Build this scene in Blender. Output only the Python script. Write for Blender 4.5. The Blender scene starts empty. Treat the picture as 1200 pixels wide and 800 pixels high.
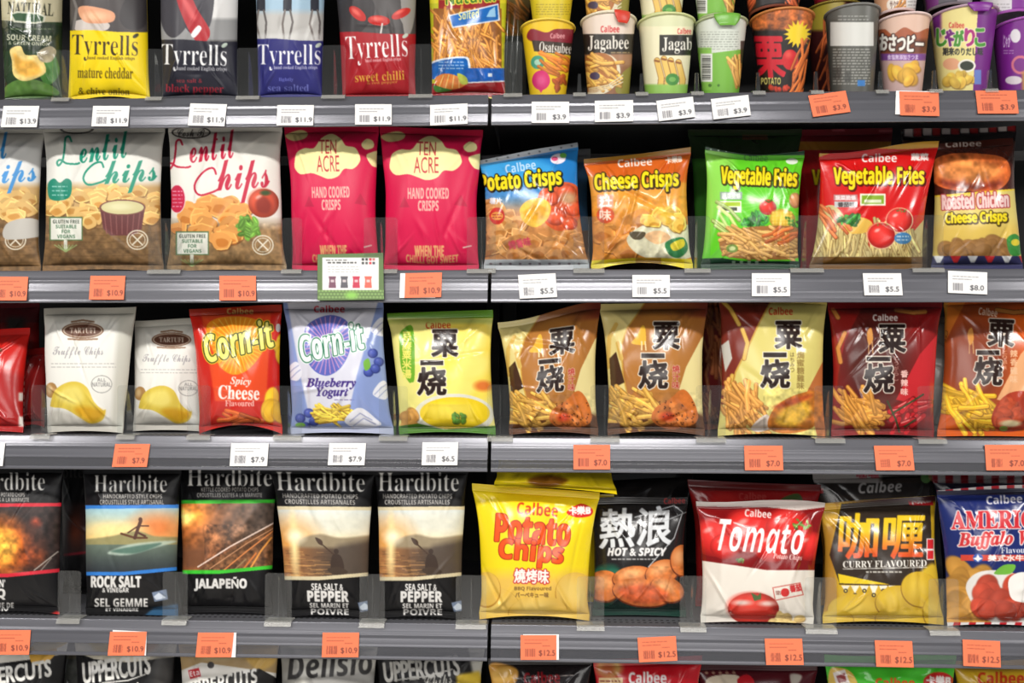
import bpy, math, random
import numpy as np
from mathutils import Matrix, Euler

scene = bpy.context.scene
COL = scene.collection

# ------------------------------------------------------------------ camera, light, exposure
IMG_W, IMG_H = 1200, 800
FOCAL = 950.0                      # focal length in pixels of the 1200 px wide frame
CAM_D, CAM_Z = 1.425, 1.35         # distance to the shelf fronts, eye height
YAW, ROLL = math.radians(2.0), math.radians(0.06)
cam_rot = Euler((math.radians(90), 0, YAW), 'XYZ').to_matrix() @ Matrix.Rotation(ROLL, 3, 'Z')
cam_loc = np.array([CAM_D * math.tan(YAW), -CAM_D, CAM_Z])
cam_data = bpy.data.cameras.new('camera')
cam_data.sensor_width = 36.0
cam_data.lens = FOCAL / IMG_W * 36.0
cam = bpy.data.objects.new('camera', cam_data)
COL.objects.link(cam)
cam.matrix_world = Matrix.Translation(cam_loc.tolist()) @ cam_rot.to_4x4()
scene.camera = cam

world = bpy.data.worlds.new('store_ambience')
scene.world = world
world.use_nodes = True
bg = world.node_tree.nodes['Background']
bg.inputs['Color'].default_value = (0.92, 0.96, 1.0, 1)
bg.inputs['Strength'].default_value = 0.20


def area_light(name, loc, sx, sy, power, rot=(0, 0, 0), color=(1, 0.97, 0.93)):
    d = bpy.data.lights.new(name, 'AREA')
    d.shape = 'RECTANGLE'
    d.size, d.size_y, d.energy, d.color = sx, sy, power, color
    o = bpy.data.objects.new(name, d)
    o.location, o.rotation_euler = loc, rot
    COL.objects.link(o)
    return o


for x, ln, pw in ((0.25, 1.25, 62), (-1.22, 0.55, 34), (-2.95, 1.25, 80), (3.0, 1.25, 86)):     # ceiling fixtures along the aisle; the outer two added as unseen fill
    area_light('aisle_and_fill_lamp', (x, -1.75, 2.95), ln, 0.26, pw)
area_light('ceiling_fill', (0.1, -5.9, 3.0), 6.5, 3.0, 400)   # broad unseen fill added for frontal light, standing in for ceiling bounce

scene.view_settings.view_transform = 'Standard'
scene.view_settings.look = 'None'
scene.view_settings.exposure = -0.22
scene.view_settings.gamma = 1.0
scene.view_settings.use_curve_mapping = False

# ------------------------------------------------------------------ helpers: frame pixels to places
RM = np.array(cam_rot)


def at(px, py, y):
    """the point at depth plane Y=y that the photograph shows at (px, py)"""
    px, py, y = np.broadcast_arrays(np.asarray(px, float), np.asarray(py, float), np.asarray(y, float))
    d = np.stack([(px - IMG_W / 2) / FOCAL, -(py - IMG_H / 2) / FOCAL, -np.ones_like(px)], -1) @ RM.T
    t = (y - cam_loc[1]) / d[..., 1]
    return cam_loc + d * t[..., None]


def to_px(p):
    q = (np.asarray(p) - cam_loc) @ RM
    return np.stack([IMG_W / 2 + FOCAL * q[..., 0] / -q[..., 2], IMG_H / 2 - FOCAL * q[..., 1] / -q[..., 2]], -1)


SHELF_PX = (112, 317, 513, 732, 948)
SHELF_Z = [float(at(573, p, 0.0)[2]) for p in SHELF_PX]
TOP_SHELF_Z = float(at(573, -170, 0.0)[2])         # one more shelf, unseen above the frame, put in to shade the top row
RAIL_H, RAIL_D = 0.057, 0.017


def lin(c):
    c = np.asarray(c, float) / 255.0
    return np.where(c <= 0.04045, c / 12.92, ((c + 0.055) / 1.055) ** 2.4)


# ------------------------------------------------------------------ helpers: materials
MATS = {}


def principled(name, color=None, rough=0.5, metal=0.0, spec=0.5, attr=False, coat=0.0, noise=0.0, bump=0.0, bump_scale=60):
    if name in MATS:
        return MATS[name]
    m = bpy.data.materials.new(name)
    m.use_nodes = True
    nt = m.node_tree
    b = nt.nodes['Principled BSDF']
    b.inputs['Roughness'].default_value = rough
    b.inputs['Metallic'].default_value = metal
    b.inputs['Specular IOR Level'].default_value = spec
    b.inputs['Coat Weight'].default_value = coat
    b.inputs['Coat Roughness'].default_value = 0.12
    if attr:
        a = nt.nodes.new('ShaderNodeAttribute')
        a.attribute_name = 'print'
        nt.links.new(a.outputs['Color'], b.inputs['Base Color'])
    else:
        rgb = lin(color)
        if noise:
            tc = nt.nodes.new('ShaderNodeTexCoord')
            nz = nt.nodes.new('ShaderNodeTexNoise')
            nz.inputs['Scale'].default_value = 14
            nz.inputs['Detail'].default_value = 6
            nt.links.new(tc.outputs['Object'], nz.inputs['Vector'])
            cr = nt.nodes.new('ShaderNodeValToRGB')
            cr.color_ramp.elements[0].color = (*(rgb * (1 - noise)), 1)
            cr.color_ramp.elements[1].color = (*np.minimum(rgb * (1 + noise), 1), 1)
            nt.links.new(nz.outputs['Fac'], cr.inputs['Fac'])
            nt.links.new(cr.outputs['Color'], b.inputs['Base Color'])
        else:
            b.inputs['Base Color'].default_value = (*rgb, 1)
    if bump:
        tc = nt.nodes.new('ShaderNodeTexCoord')
        nz = nt.nodes.new('ShaderNodeTexNoise')
        nz.inputs['Scale'].default_value = bump_scale
        nz.inputs['Detail'].default_value = 3
        bp = nt.nodes.new('ShaderNodeBump')
        bp.inputs['Strength'].default_value = bump
        bp.inputs['Distance'].default_value = 0.002
        nt.links.new(tc.outputs['Object'], nz.inputs['Vector'])
        nt.links.new(nz.outputs['Fac'], bp.inputs['Height'])
        nt.links.new(bp.outputs['Normal'], b.inputs['Normal'])
    MATS[name] = m
    return m


def clear_plastic(name, tint, haze_col, haze, gloss_rough=0.08):
    """clear sheet: mostly straight-through, some milky haze, a fresnel gloss"""
    if name in MATS:
        return MATS[name]
    m = bpy.data.materials.new(name)
    m.use_nodes = True
    nt = m.node_tree
    nt.nodes.clear()
    out = nt.nodes.new('ShaderNodeOutputMaterial')
    tr = nt.nodes.new('ShaderNodeBsdfTransparent')
    tr.inputs['Color'].default_value = (*lin(tint), 1)
    df = nt.nodes.new('ShaderNodeBsdfDiffuse')
    df.inputs['Color'].default_value = (*lin(haze_col), 1)
    gl = nt.nodes.new('ShaderNodeBsdfGlossy')
    gl.inputs['Roughness'].default_value = gloss_rough
    mx = nt.nodes.new('ShaderNodeMixShader')
    mx.inputs[0].default_value = haze
    lw = nt.nodes.new('ShaderNodeLayerWeight')          # same on both faces of the thin sheet
    lw.inputs['Blend'].default_value = 0.5
    pw = nt.nodes.new('ShaderNodeMath')
    pw.operation = 'POWER'
    pw.inputs[1].default_value = 4.5
    fr = nt.nodes.new('ShaderNodeMath')
    fr.operation = 'MULTIPLY_ADD'
    fr.inputs[1].default_value, fr.inputs[2].default_value = 0.85, 0.035
    nt.links.new(lw.outputs['Facing'], pw.inputs[0])
    nt.links.new(pw.outputs[0], fr.inputs[0])
    mx2 = nt.nodes.new('ShaderNodeMixShader')
    nt.links.new(tr.outputs[0], mx.inputs[1])
    nt.links.new(df.outputs[0], mx.inputs[2])
    nt.links.new(fr.outputs[0], mx2.inputs[0])
    nt.links.new(mx.outputs[0], mx2.inputs[1])
    nt.links.new(gl.outputs[0], mx2.inputs[2])
    nt.links.new(mx2.outputs[0], out.inputs['Surface'])
    MATS[name] = m
    return m


FILM_GLOSS = principled('glossy_printed_film', attr=True, rough=0.20, spec=0.5, bump=0.10, bump_scale=45)
FILM_SATIN = principled('satin_printed_film', attr=True, rough=0.40, spec=0.30, bump=0.08, bump_scale=45)
PAPER = principled('printed_paper', attr=True, rough=0.55, spec=0.35)
CARD = principled('printed_card_cup', attr=True, rough=0.38, spec=0.5)
ACRYLIC = clear_plastic('clear_acrylic', (251, 252, 252), (190, 190, 188), 0.018)
STEEL = principled('grey_steel', (88, 88, 92), rough=0.45, metal=0.15, noise=0.08)
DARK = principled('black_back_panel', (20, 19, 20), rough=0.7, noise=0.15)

# ------------------------------------------------------------------ helpers: objects


def link_mesh(name, verts, faces, mat, parent=None, colors=None, smooth=True, origin=None, matidx=None):
    """faces: (n,4) or list of index tuples"""
    verts = np.asarray(verts, np.float64)
    if origin is not None:
        verts = verts - np.asarray(origin)
    me = bpy.data.meshes.new(name)
    if isinstance(faces, np.ndarray):
        n, k = faces.shape
        me.vertices.add(len(verts))
        me.vertices.foreach_set('co', verts.astype(np.float32).ravel())
        me.loops.add(n * k)
        me.loops.foreach_set('vertex_index', faces.astype(np.int32).ravel())
        me.polygons.add(n)
        me.polygons.foreach_set('loop_start', np.arange(0, n * k, k, dtype=np.int32))
        me.update(calc_edges=True)
    else:
        me.from_pydata([tuple(v) for v in verts], [], faces)
        me.update()
    me.polygons.foreach_set('use_smooth', np.full(len(me.polygons), smooth, bool))
    for m in (mat if isinstance(mat, (list, tuple)) else [mat]):
        me.materials.append(m)
    if matidx is not None:
        me.polygons.foreach_set('material_index', np.asarray(matidx, np.int32))
    if colors is not None:
        ca = me.color_attributes.new('print', 'FLOAT_COLOR', 'POINT')
        c4 = np.ones((len(verts), 4), np.float32)
        c4[:, :3] = colors
        ca.data.foreach_set('color', c4.ravel())
    o = bpy.data.objects.new(name, me)
    COL.objects.link(o)
    if parent is not None:
        o.parent = parent
    elif origin is not None:
        o.location = origin
    return o


def tag(o, label, cat, group=None):
    o['label'], o['category'] = label, cat
    if group:
        o['group'] = group
    return o


def thing(name, loc, label, cat, group=None):
    o = bpy.data.objects.new(name, None)
    o.empty_display_size = 0.02
    o.location = loc
    COL.objects.link(o)
    return tag(o, label, cat, group)


def grid_faces(nr, nc, off=0, flip=False):
    r, c = np.meshgrid(np.arange(nr - 1), np.arange(nc - 1), indexing='ij')
    a = (r * nc + c).ravel() + off
    f = np.stack([a, a + nc, a + nc + 1, a + 1], 1)
    return f[:, ::-1] if flip else f


def box_vf(x0, x1, y0, y1, z0, z1):
    v = [(x, y, z) for x in (x0, x1) for y in (y0, y1) for z in (z0, z1)]
    f = [(0, 1, 3, 2), (4, 6, 7, 5), (0, 4, 5, 1), (2, 3, 7, 6), (0, 2, 6, 4), (1, 5, 7, 3)]
    return v, f


# ------------------------------------------------------------------ helpers: printed artwork
SS = 3
_glyph_cache = {}
FONTS = {'b': (0x1D5D4, 0x1D5EE), 's': (0x1D400, 0x1D41A), 'sc': (0x1D4D0, 0x1D4EA), 'si': (0x1D468, 0x1D482),
         'bi': (0x1D63C, 0x1D656)}


def glyphs(s, font):
    key = (s, font)
    if key in _glyph_cache:
        return _glyph_cache[key]
    t = s
    if font in FONTS:
        up, lo = FONTS[font]
        t = ''
        for ch in s:
            if 'A' <= ch <= 'Z':
                t += chr(up + ord(ch) - 65)
            elif 'a' <= ch <= 'z':
                t += chr(lo + ord(ch) - 97)
            elif '0' <= ch <= '9' and font in ('b', 's'):
                t += chr((0x1D7EC if font == 'b' else 0x1D7CE) + ord(ch) - 48)
            else:
                t += ch
    cu = bpy.data.curves.new('lettering', 'FONT')
    cu.body = t
    cu.resolution_u = 3
    o = bpy.data.objects.new('lettering', cu)
    me = bpy.data.meshes.new_from_object(o)
    v = np.empty(len(me.vertices) * 3, np.float32)
    me.vertices.foreach_get('co', v)
    v = v.reshape(-1, 3)[:, :2].astype(float)
    me.calc_loop_triangles()
    tr = np.empty(len(me.loop_triangles) * 3, np.int32)
    me.loop_triangles.foreach_get('vertices', tr)
    tr = tr.reshape(-1, 3)
    bpy.data.objects.remove(o)
    bpy.data.curves.remove(cu)
    bpy.data.meshes.remove(me)
    _glyph_cache[key] = (v, tr)
    return v, tr


def vnoise(h, w, cell, rng):
    gh, gw = int(h / cell) + 3, int(w / cell) + 3
    g = rng.random((gh, gw))
    y, x = np.arange(h) / cell, np.arange(w) / cell
    yi, xi = y.astype(int), x.astype(int)
    fy, fx = (y - yi)[:, None], (x - xi)[None, :]
    fy, fx = fy * fy * (3 - 2 * fy), fx * fx * (3 - 2 * fx)
    a, b = g[yi][:, xi], g[yi][:, xi + 1]
    c, d = g[yi + 1][:, xi], g[yi + 1][:, xi + 1]
    return (a * (1 - fx) + b * fx) * (1 - fy) + (c * (1 - fx) + d * fx) * fy


def smooth_pts(pts, n=8):
    p = np.asarray(pts, float)
    out = []
    k = len(p)
    for i in range(k):
        p0, p1, p2, p3 = p[i - 1], p[i], p[(i + 1) % k], p[(i + 2) % k]
        for t in np.linspace(0, 1, n, endpoint=False):
            out.append(0.5 * (2 * p1 + (p2 - p0) * t + (2 * p0 - 5 * p1 + 4 * p2 - p3) * t * t + (3 * p1 - p0 - 3 * p2 + p3) * t ** 3))
    return np.array(out)


class Art:
    """a flat print, laid out in the photograph's pixel measure and then printed on an object's surface"""

    def __init__(self, x0, y0, x1, y1, base, seed=1):
        self.x0, self.y0, self.x1, self.y1 = x0, y0, x1, y1
        self.w, self.h = int((x1 - x0) * SS) + 1, int((y1 - y0) * SS) + 1
        self.a = np.empty((self.h, self.w, 3))
        self.a[:] = base
        self.rng = np.random.default_rng(seed)
        self.base = base

    def _box(self, xa, ya, xb, yb):
        i0, i1 = max(0, int((xa - self.x0) * SS) - 1), min(self.w, int((xb - self.x0) * SS) + 3)
        j0, j1 = max(0, int((ya - self.y0) * SS) - 1), min(self.h, int((yb - self.y0) * SS) + 3)
        if i1 <= i0 or j1 <= j0:
            return None
        X, Y = np.meshgrid(np.arange(i0, i1) / SS + self.x0, np.arange(j0, j1) / SS + self.y0)
        return i0, i1, j0, j1, X, Y

    def _put(self, bx, m, col, a=1.0):
        i0, i1, j0, j1, X, Y = bx
        c = col(X, Y) if callable(col) else np.asarray(col, float)
        m = (m.astype(float) * a)[..., None]
        s = self.a[j0:j1, i0:i1]
        s[:] = s * (1 - m) + c * m

    def poly(self, pts, col, a=1.0, soft=0):
        p = np.asarray(pts, float)
        bx = self._box(p[:, 0].min() - soft, p[:, 1].min() - soft, p[:, 0].max() + soft, p[:, 1].max() + soft)
        if bx is None:
            return self
        X, Y = bx[4], bx[5]
        m = np.zeros(X.shape, bool)
        q = np.roll(p, -1, 0)
        for (xa, ya), (xb, yb) in zip(p, q):
            if ya == yb:
                continue
            m ^= ((ya > Y) != (yb > Y)) & (X < (xb - xa) * (Y - ya) / (yb - ya) + xa)
        if soft:
            m = self._blur(m.astype(float), max(1, int(soft * SS)))
        self._put(bx, m, col, a)
        return self

    @staticmethod
    def _blur(m, r):
        for ax in (0, 1):
            k = 2 * r + 1
            pad = [(r + 1, r) if i == ax else (0, 0) for i in range(m.ndim)]
            c = np.cumsum(np.pad(m, pad, 'edge'), axis=ax)
            n = m.shape[ax]
            m = (np.take(c, range(k, k + n), ax) - np.take(c, range(0, n), ax)) / k
        return m

    def blob(self, pts, col, a=1.0, soft=0):
        return self.poly(smooth_pts(pts), col, a, soft)

    def rect(self, xa, ya, xb, yb, col, a=1.0, soft=0):
        return self.poly([(xa, ya), (xb, ya), (xb, yb), (xa, yb)], col, a, soft)

    def ell(self, cx, cy, rx, ry, col, rot=0, a=1.0, soft=0.0):
        r = max(rx, ry) * (1 + soft)
        bx = self._box(cx - r, cy - r, cx + r, cy + r)
        if bx is None:
            return self
        t = math.radians(rot)
        X, Y = bx[4] - cx, bx[5] - cy
        u, v = (X * math.cos(t) + Y * math.sin(t)) / rx, (-X * math.sin(t) + Y * math.cos(t)) / ry
        d = np.sqrt(u * u + v * v)
        m = np.clip((1 + soft - d) / (2 * soft), 0, 1) if soft else (d <= 1)
        self._put(bx, m, col, a)
        return self

    def ring(self, cx, cy, rx, ry, w, col, a=1.0):
        t = np.linspace(0, 2 * np.pi, 40)
        return self.line(np.stack([cx + rx * np.cos(t), cy + ry * np.sin(t)], 1), w, col, a)

    def line(self, pts, w, col, a=1.0):
        p = np.asarray(pts, float)
        bx = self._box(p[:, 0].min() - w, p[:, 1].min() - w, p[:, 0].max() + w, p[:, 1].max() + w)
        if bx is None:
            return self
        X, Y = bx[4], bx[5]
        m = np.zeros(X.shape, bool)
        for (xa, ya), (xb, yb) in zip(p[:-1], p[1:]):
            dx, dy = xb - xa, yb - ya
            t = np.clip(((X - xa) * dx + (Y - ya) * dy) / (dx * dx + dy * dy + 1e-9), 0, 1)
            m |= (X - xa - t * dx) ** 2 + (Y - ya - t * dy) ** 2 <= (w / 2) ** 2
        self._put(bx, m, col, a)
        return self

    def text(self, s, xa, ya, xb, yb, col, font='b', rot=0, bold=0.0, out=None, out2=None, shear=0, arc=0, a=1.0, shadow=None):
        """ink of the text fills the box (xa,ya)-(xb,yb), turned by rot degrees (clockwise) about its centre"""
        v, tr = glyphs(s, font)
        if len(v) == 0:
            return self
        lo, hi = v.min(0), v.max(0)
        n = (v - lo) / np.maximum(hi - lo, 1e-6)
        x, y = (n[:, 0] - 0.5) * (xb - xa), (0.5 - n[:, 1]) * (yb - ya)
        x = x - shear * y
        y = y + arc * (2 * n[:, 0] - 1) ** 2
        t = math.radians(rot)
        cx, cy = (xa + xb) / 2, (ya + yb) / 2
        P = np.stack([cx + x * math.cos(t) - y * math.sin(t), cy + x * math.sin(t) + y * math.cos(t)], 1)
        pad = 2 + bold + (out[1] if out else 0) + (out2[1] if out2 else 0) + (2 if shadow else 0)
        bx = self._box(P[:, 0].min() - pad, P[:, 1].min() - pad, P[:, 0].max() + pad, P[:, 1].max() + pad)
        if bx is None:
            return self
        i0, i1, j0, j1, X, Y = bx
        K = 2                                            # finer raster for the glyph edges
        H, W = X.shape[0] * K, X.shape[1] * K
        Q = (P - [self.x0 + i0 / SS, self.y0 + j0 / SS]) * SS * K
        m = np.zeros((H, W), bool)
        T = Q[tr]
        for (ax_, ay_), (bx_, by_), (cx_, cy_) in T:
            xl, xh = max(0, int(min(ax_, bx_, cx_))), min(W, int(max(ax_, bx_, cx_)) + 2)
            yl, yh = max(0, int(min(ay_, by_, cy_))), min(H, int(max(ay_, by_, cy_)) + 2)
            if xl >= xh or yl >= yh:
                continue
            gx, gy = np.arange(xl, xh)[None, :] + .01, np.arange(yl, yh)[:, None] + .01
            d = (bx_ - ax_) * (cy_ - ay_) - (cx_ - ax_) * (by_ - ay_)
            sg = 1 if d >= 0 else -1
            e0 = ((bx_ - ax_) * (gy - ay_) - (by_ - ay_) * (gx - ax_)) * sg
            e1 = ((cx_ - bx_) * (gy - by_) - (cy_ - by_) * (gx - bx_)) * sg
            e2 = ((ax_ - cx_) * (gy - cy_) - (ay_ - cy_) * (gx - cx_)) * sg
            m[yl:yh, xl:xh] |= (e0 >= -.3) & (e1 >= -.3) & (e2 >= -.3)

        def grow(mm, r):
            r = r * SS * K
            R = int(math.ceil(r))
            if R < 1:
                return mm
            o = mm.copy()
            for dy in range(-R, R + 1):
                wx = r * r - dy * dy
                if wx < 0:
                    continue
                wx = int(math.sqrt(wx))
                src = mm[max(0, -dy):H - max(0, dy)]
                row = np.zeros_like(mm)
                row[max(0, dy):H - max(0, -dy)] = src
                c = np.cumsum(np.pad(row.astype(np.int32), ((0, 0), (wx + 1, wx))), axis=1)
                o |= (c[:, 2 * wx + 1:2 * wx + 1 + W] - c[:, :W]) > 0
            return o

        def down(mm):
            return mm.reshape(H // K, K, W // K, K).mean((1, 3))
        m = grow(m, bold) if bold >= 0 else ~grow(~m, -bold)
        o1 = grow(m, out[1]) if out else m
        if shadow:
            sh = np.zeros_like(m)
            dx, dy = int(shadow[1] * SS * K), int(shadow[2] * SS * K)
            src = o1
            sh[max(0, dy):H + min(0, dy), max(0, dx):W + min(0, dx)] = src[max(0, -dy):H - max(0, dy), max(0, -dx):W - max(0, dx)]
            self._put(bx, down(sh), shadow[0], a)
        if out2:
            self._put(bx, down(grow(o1, out2[1])), out2[0], a)
        if out:
            self._put(bx, down(o1), out[0], a)
        self._put(bx, down(m), col, a)
        return self

    def lines_of_print(self, xa, ya, xb, yb, n, col, h=1.0, a=0.8):
        """rows of print too small to read: broken dashes"""
        for i in range(n):
            y = ya + (yb - ya) * (i + 0.5) / n
            x = xa
            while x < xb:
                l = self.rng.uniform(2, 6)
                self.rect(x, y - h / 2, min(x + l, xb), y + h / 2, col, a)
                x += l + 1.2
        return self

    def chips(self, pts, n, r, col, rough=0.25):
        """printed heap of round chips inside a polygon's box"""
        p = np.asarray(pts, float)
        lo, hi = p.min(0), p.max(0)
        col = np.asarray(col, float)
        c = self.rng.random((n, 2)) * (hi - lo) + lo
        for x, y in c[np.argsort(c[:, 1])]:
            rx, ry = r * self.rng.uniform(.8, 1.25), r * self.rng.uniform(.5, .95)
            t = self.rng.uniform(0, 180)
            k = self.rng.uniform(1 - rough * .5, 1 + rough * .4)
            self.ell(x + .3, y + 1.0, rx + .4, ry + .4, np.clip(col * (.55, .48, .42), 0, 255), t, a=.75, soft=.12)
            self.ell(x, y, rx, ry, np.clip(col * k, 0, 255), t, soft=.08)
            self.ell(x + rx * .25, y + ry * .3, rx * .6, ry * .5, np.clip(col * k * (.9, .82, .68), 0, 255), t, a=.55, soft=.7)
            self.ell(x - rx * .25, y - ry * .3, rx * .5, ry * .45, np.clip(col * k * 1.14 + 10, 0, 255), t, a=.7, soft=.7)
        return self

    def leaves(self, cx, cy, rx, ry, n, col):
        col = np.asarray(col, float)
        for _ in range(n):
            t, d = self.rng.uniform(0, 6.28), math.sqrt(self.rng.random())
            x, y = cx + rx * d * math.cos(t), cy + ry * d * math.sin(t)
            a = self.rng.uniform(0, 180)
            k = self.rng.uniform(.6, 1.3)
            r = min(rx, ry) * self.rng.uniform(.35, .65)
            self.ell(x, y, r, r * .5, np.clip(col * k, 0, 255), a, soft=.15)
            self.ell(x, y - r * .1, r * .7, r * .12, np.clip(col * k * 1.35 + 10, 0, 255), a, a=.7)
        return self

    def ball(self, x, y, rx, ry, col, shine=.6):
        col = np.asarray(col, float)
        self.ell(x, y, rx, ry, np.clip(col * .72, 0, 255))
        self.ell(x - rx * .08, y - ry * .08, rx * .86, ry * .86, col, soft=.25)
        self.ell(x - rx * .25, y - ry * .3, rx * .5, ry * .45, np.clip(col * 1.15 + 22, 0, 255), a=.8, soft=.8)
        self.ell(x - rx * .32, y - ry * .42, rx * .2, ry * .12, (250, 238, 230), -25, a=shine, soft=.5)
        return self

    def streaks(self, xa, ya, xb, yb, n, col, a=.4):
        for _ in range(n):
            x, y, l = self.rng.uniform(xa, xb), self.rng.uniform(ya, yb), self.rng.uniform(4, 22)
            self.line([(x, y), (x + l, y + self.rng.uniform(-.8, .8))], self.rng.uniform(.6, 1.4), col, a)
        return self

    def shells(self, pts, n, r, col):
        """printed heap of curled, broken crisps"""
        p = np.asarray(pts, float)
        lo, hi = p.min(0), p.max(0)
        col = np.asarray(col, float)
        c = self.rng.random((n, 2)) * (hi - lo) + lo
        for x, y in c[np.argsort(c[:, 1])]:
            t0 = self.rng.uniform(0, 6.28)
            k = self.rng.uniform(.9, 1.08)
            P = [(x + r * self.rng.uniform(.6, 1.25) * math.cos(t0 + a), y + .8 * r * self.rng.uniform(.6, 1.2) * math.sin(t0 + a)) for a in (0, 1.1, 2.3, 3.4, 4.4, 5.4)]
            self.blob([(a + .8, b + 1.6) for a, b in P], np.clip(col * (.5, .42, .36), 0, 255), .7, .4)
            self.blob(P, np.clip(col * k, 0, 255))
            dx, dy = self.rng.uniform(-.3, .3) * r, self.rng.uniform(-.1, .35) * r
            self.blob([(x + dx + (a - x) * .62, y + dy + (b - y) * .5) for a, b in P], np.clip(col * k * (.86, .74, .55), 0, 255), .8, .5)
            self.line([P[2], P[3], P[4]], 1.2, np.clip(col * 1.18 + 14, 0, 255), .8)
        return self

    def sticks(self, xa, ya, xb, yb, n, ln, w, col, ang=None, spread=40):
        col = np.asarray(col, float)
        w0 = w = w * .72
        n = int(n * 1.35)
        for _ in range(n):
            x, y = self.rng.uniform(xa, xb), self.rng.uniform(ya, yb)
            t = math.radians((ang if ang is not None else 90) + self.rng.uniform(-spread, spread))
            dx, dy = math.cos(t) * ln / 2, math.sin(t) * ln / 2
            k = self.rng.uniform(.8, 1.12)
            bend = self.rng.uniform(-.12, .12) * ln
            P = [(x - dx, y - dy), (x - dy / ln * bend * 2, y + dx / ln * bend * 2), (x + dx, y + dy)]
            self.line([(q[0] + .3, q[1] + .5) for q in P], w + .7, np.clip(col * (.58, .48, .38), 0, 255), .7)
            w = w0 * self.rng.uniform(.75, 1.15)
            self.line(P, w, np.clip(col * k, 0, 255))
            self.line([(q[0] - .3, q[1] - w * .2) for q in P], w * .35, np.clip(col * k * 1.15 + 10, 0, 255))
        return self

    def mottle(self, xa, ya, xb, yb, amt, cell=6):
        bx = self._box(xa, ya, xb, yb)
        if bx:
            i0, i1, j0, j1 = bx[:4]
            n = vnoise(j1 - j0, i1 - i0, cell * SS, self.rng) + .5 * vnoise(j1 - j0, i1 - i0, cell * SS / 2.3, self.rng) - .75
            s = self.a[j0:j1, i0:i1]
            s[:] = np.clip(s * (1 + amt * n[..., None]), 0, 255)
        return self

    def done(self):
        k = self._blur(self.a, 1)
        self.lin = lin(np.clip(k, 0, 255))
        return self

    def sample(self, px):
        x = np.clip((px[:, 0] - self.x0) * SS, 0, self.w - 1.001)
        y = np.clip((px[:, 1] - self.y0) * SS, 0, self.h - 1.001)
        xi, yi = x.astype(int), y.astype(int)
        xi, yi = np.minimum(xi, self.w - 2), np.minimum(yi, self.h - 2)
        fx, fy = (x - xi)[:, None], (y - yi)[:, None]
        L = self.lin
        return (L[yi, xi] * (1 - fx) + L[yi, xi + 1] * fx) * (1 - fy) + (L[yi + 1, xi] * (1 - fx) + L[yi + 1, xi + 1] * fx) * fy


def grad_v(y0, c0, y1, c1):
    c0, c1 = np.asarray(c0, float), np.asarray(c1, float)
    return lambda X, Y: c0 + (c1 - c0) * np.clip((Y - y0) / (y1 - y0), 0, 1)[..., None]


def grad_h(x0, c0, x1, c1):
    c0, c1 = np.asarray(c0, float), np.asarray(c1, float)
    return lambda X, Y: c0 + (c1 - c0) * np.clip((X - x0) / (x1 - x0), 0, 1)[..., None]


def art_for(quad, base, seed=1):
    q = np.asarray(quad, float)
    return Art(q[:, 0].min() - 6, q[:, 1].min() - 6, q[:, 0].max() + 6, q[:, 1].max() + 6, base, seed)


ALB = 0.92        # print reflectance scale


def bilinear(q, e, v):
    return ((q[0] * (1 - e)[..., None] + q[1] * e[..., None]) * (1 - v)[..., None]
            + (q[3] * (1 - e)[..., None] + q[2] * e[..., None]) * v[..., None])


def inv_bilinear(q, p, it=8):
    e = np.full(len(p), .5)
    v = np.full(len(p), .5)
    for _ in range(it):
        l = q[0] + (q[3] - q[0]) * v[:, None]
        r = q[1] + (q[2] - q[1]) * v[:, None]
        e = (p[:, 0] - l[:, 0]) / (r[:, 0] - l[:, 0])
        t = q[0] + (q[1] - q[0]) * e[:, None]
        b = q[3] + (q[2] - q[3]) * e[:, None]
        v = (p[:, 1] - t[:, 1]) / (b[:, 1] - t[:, 1])
    return e, v


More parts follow.
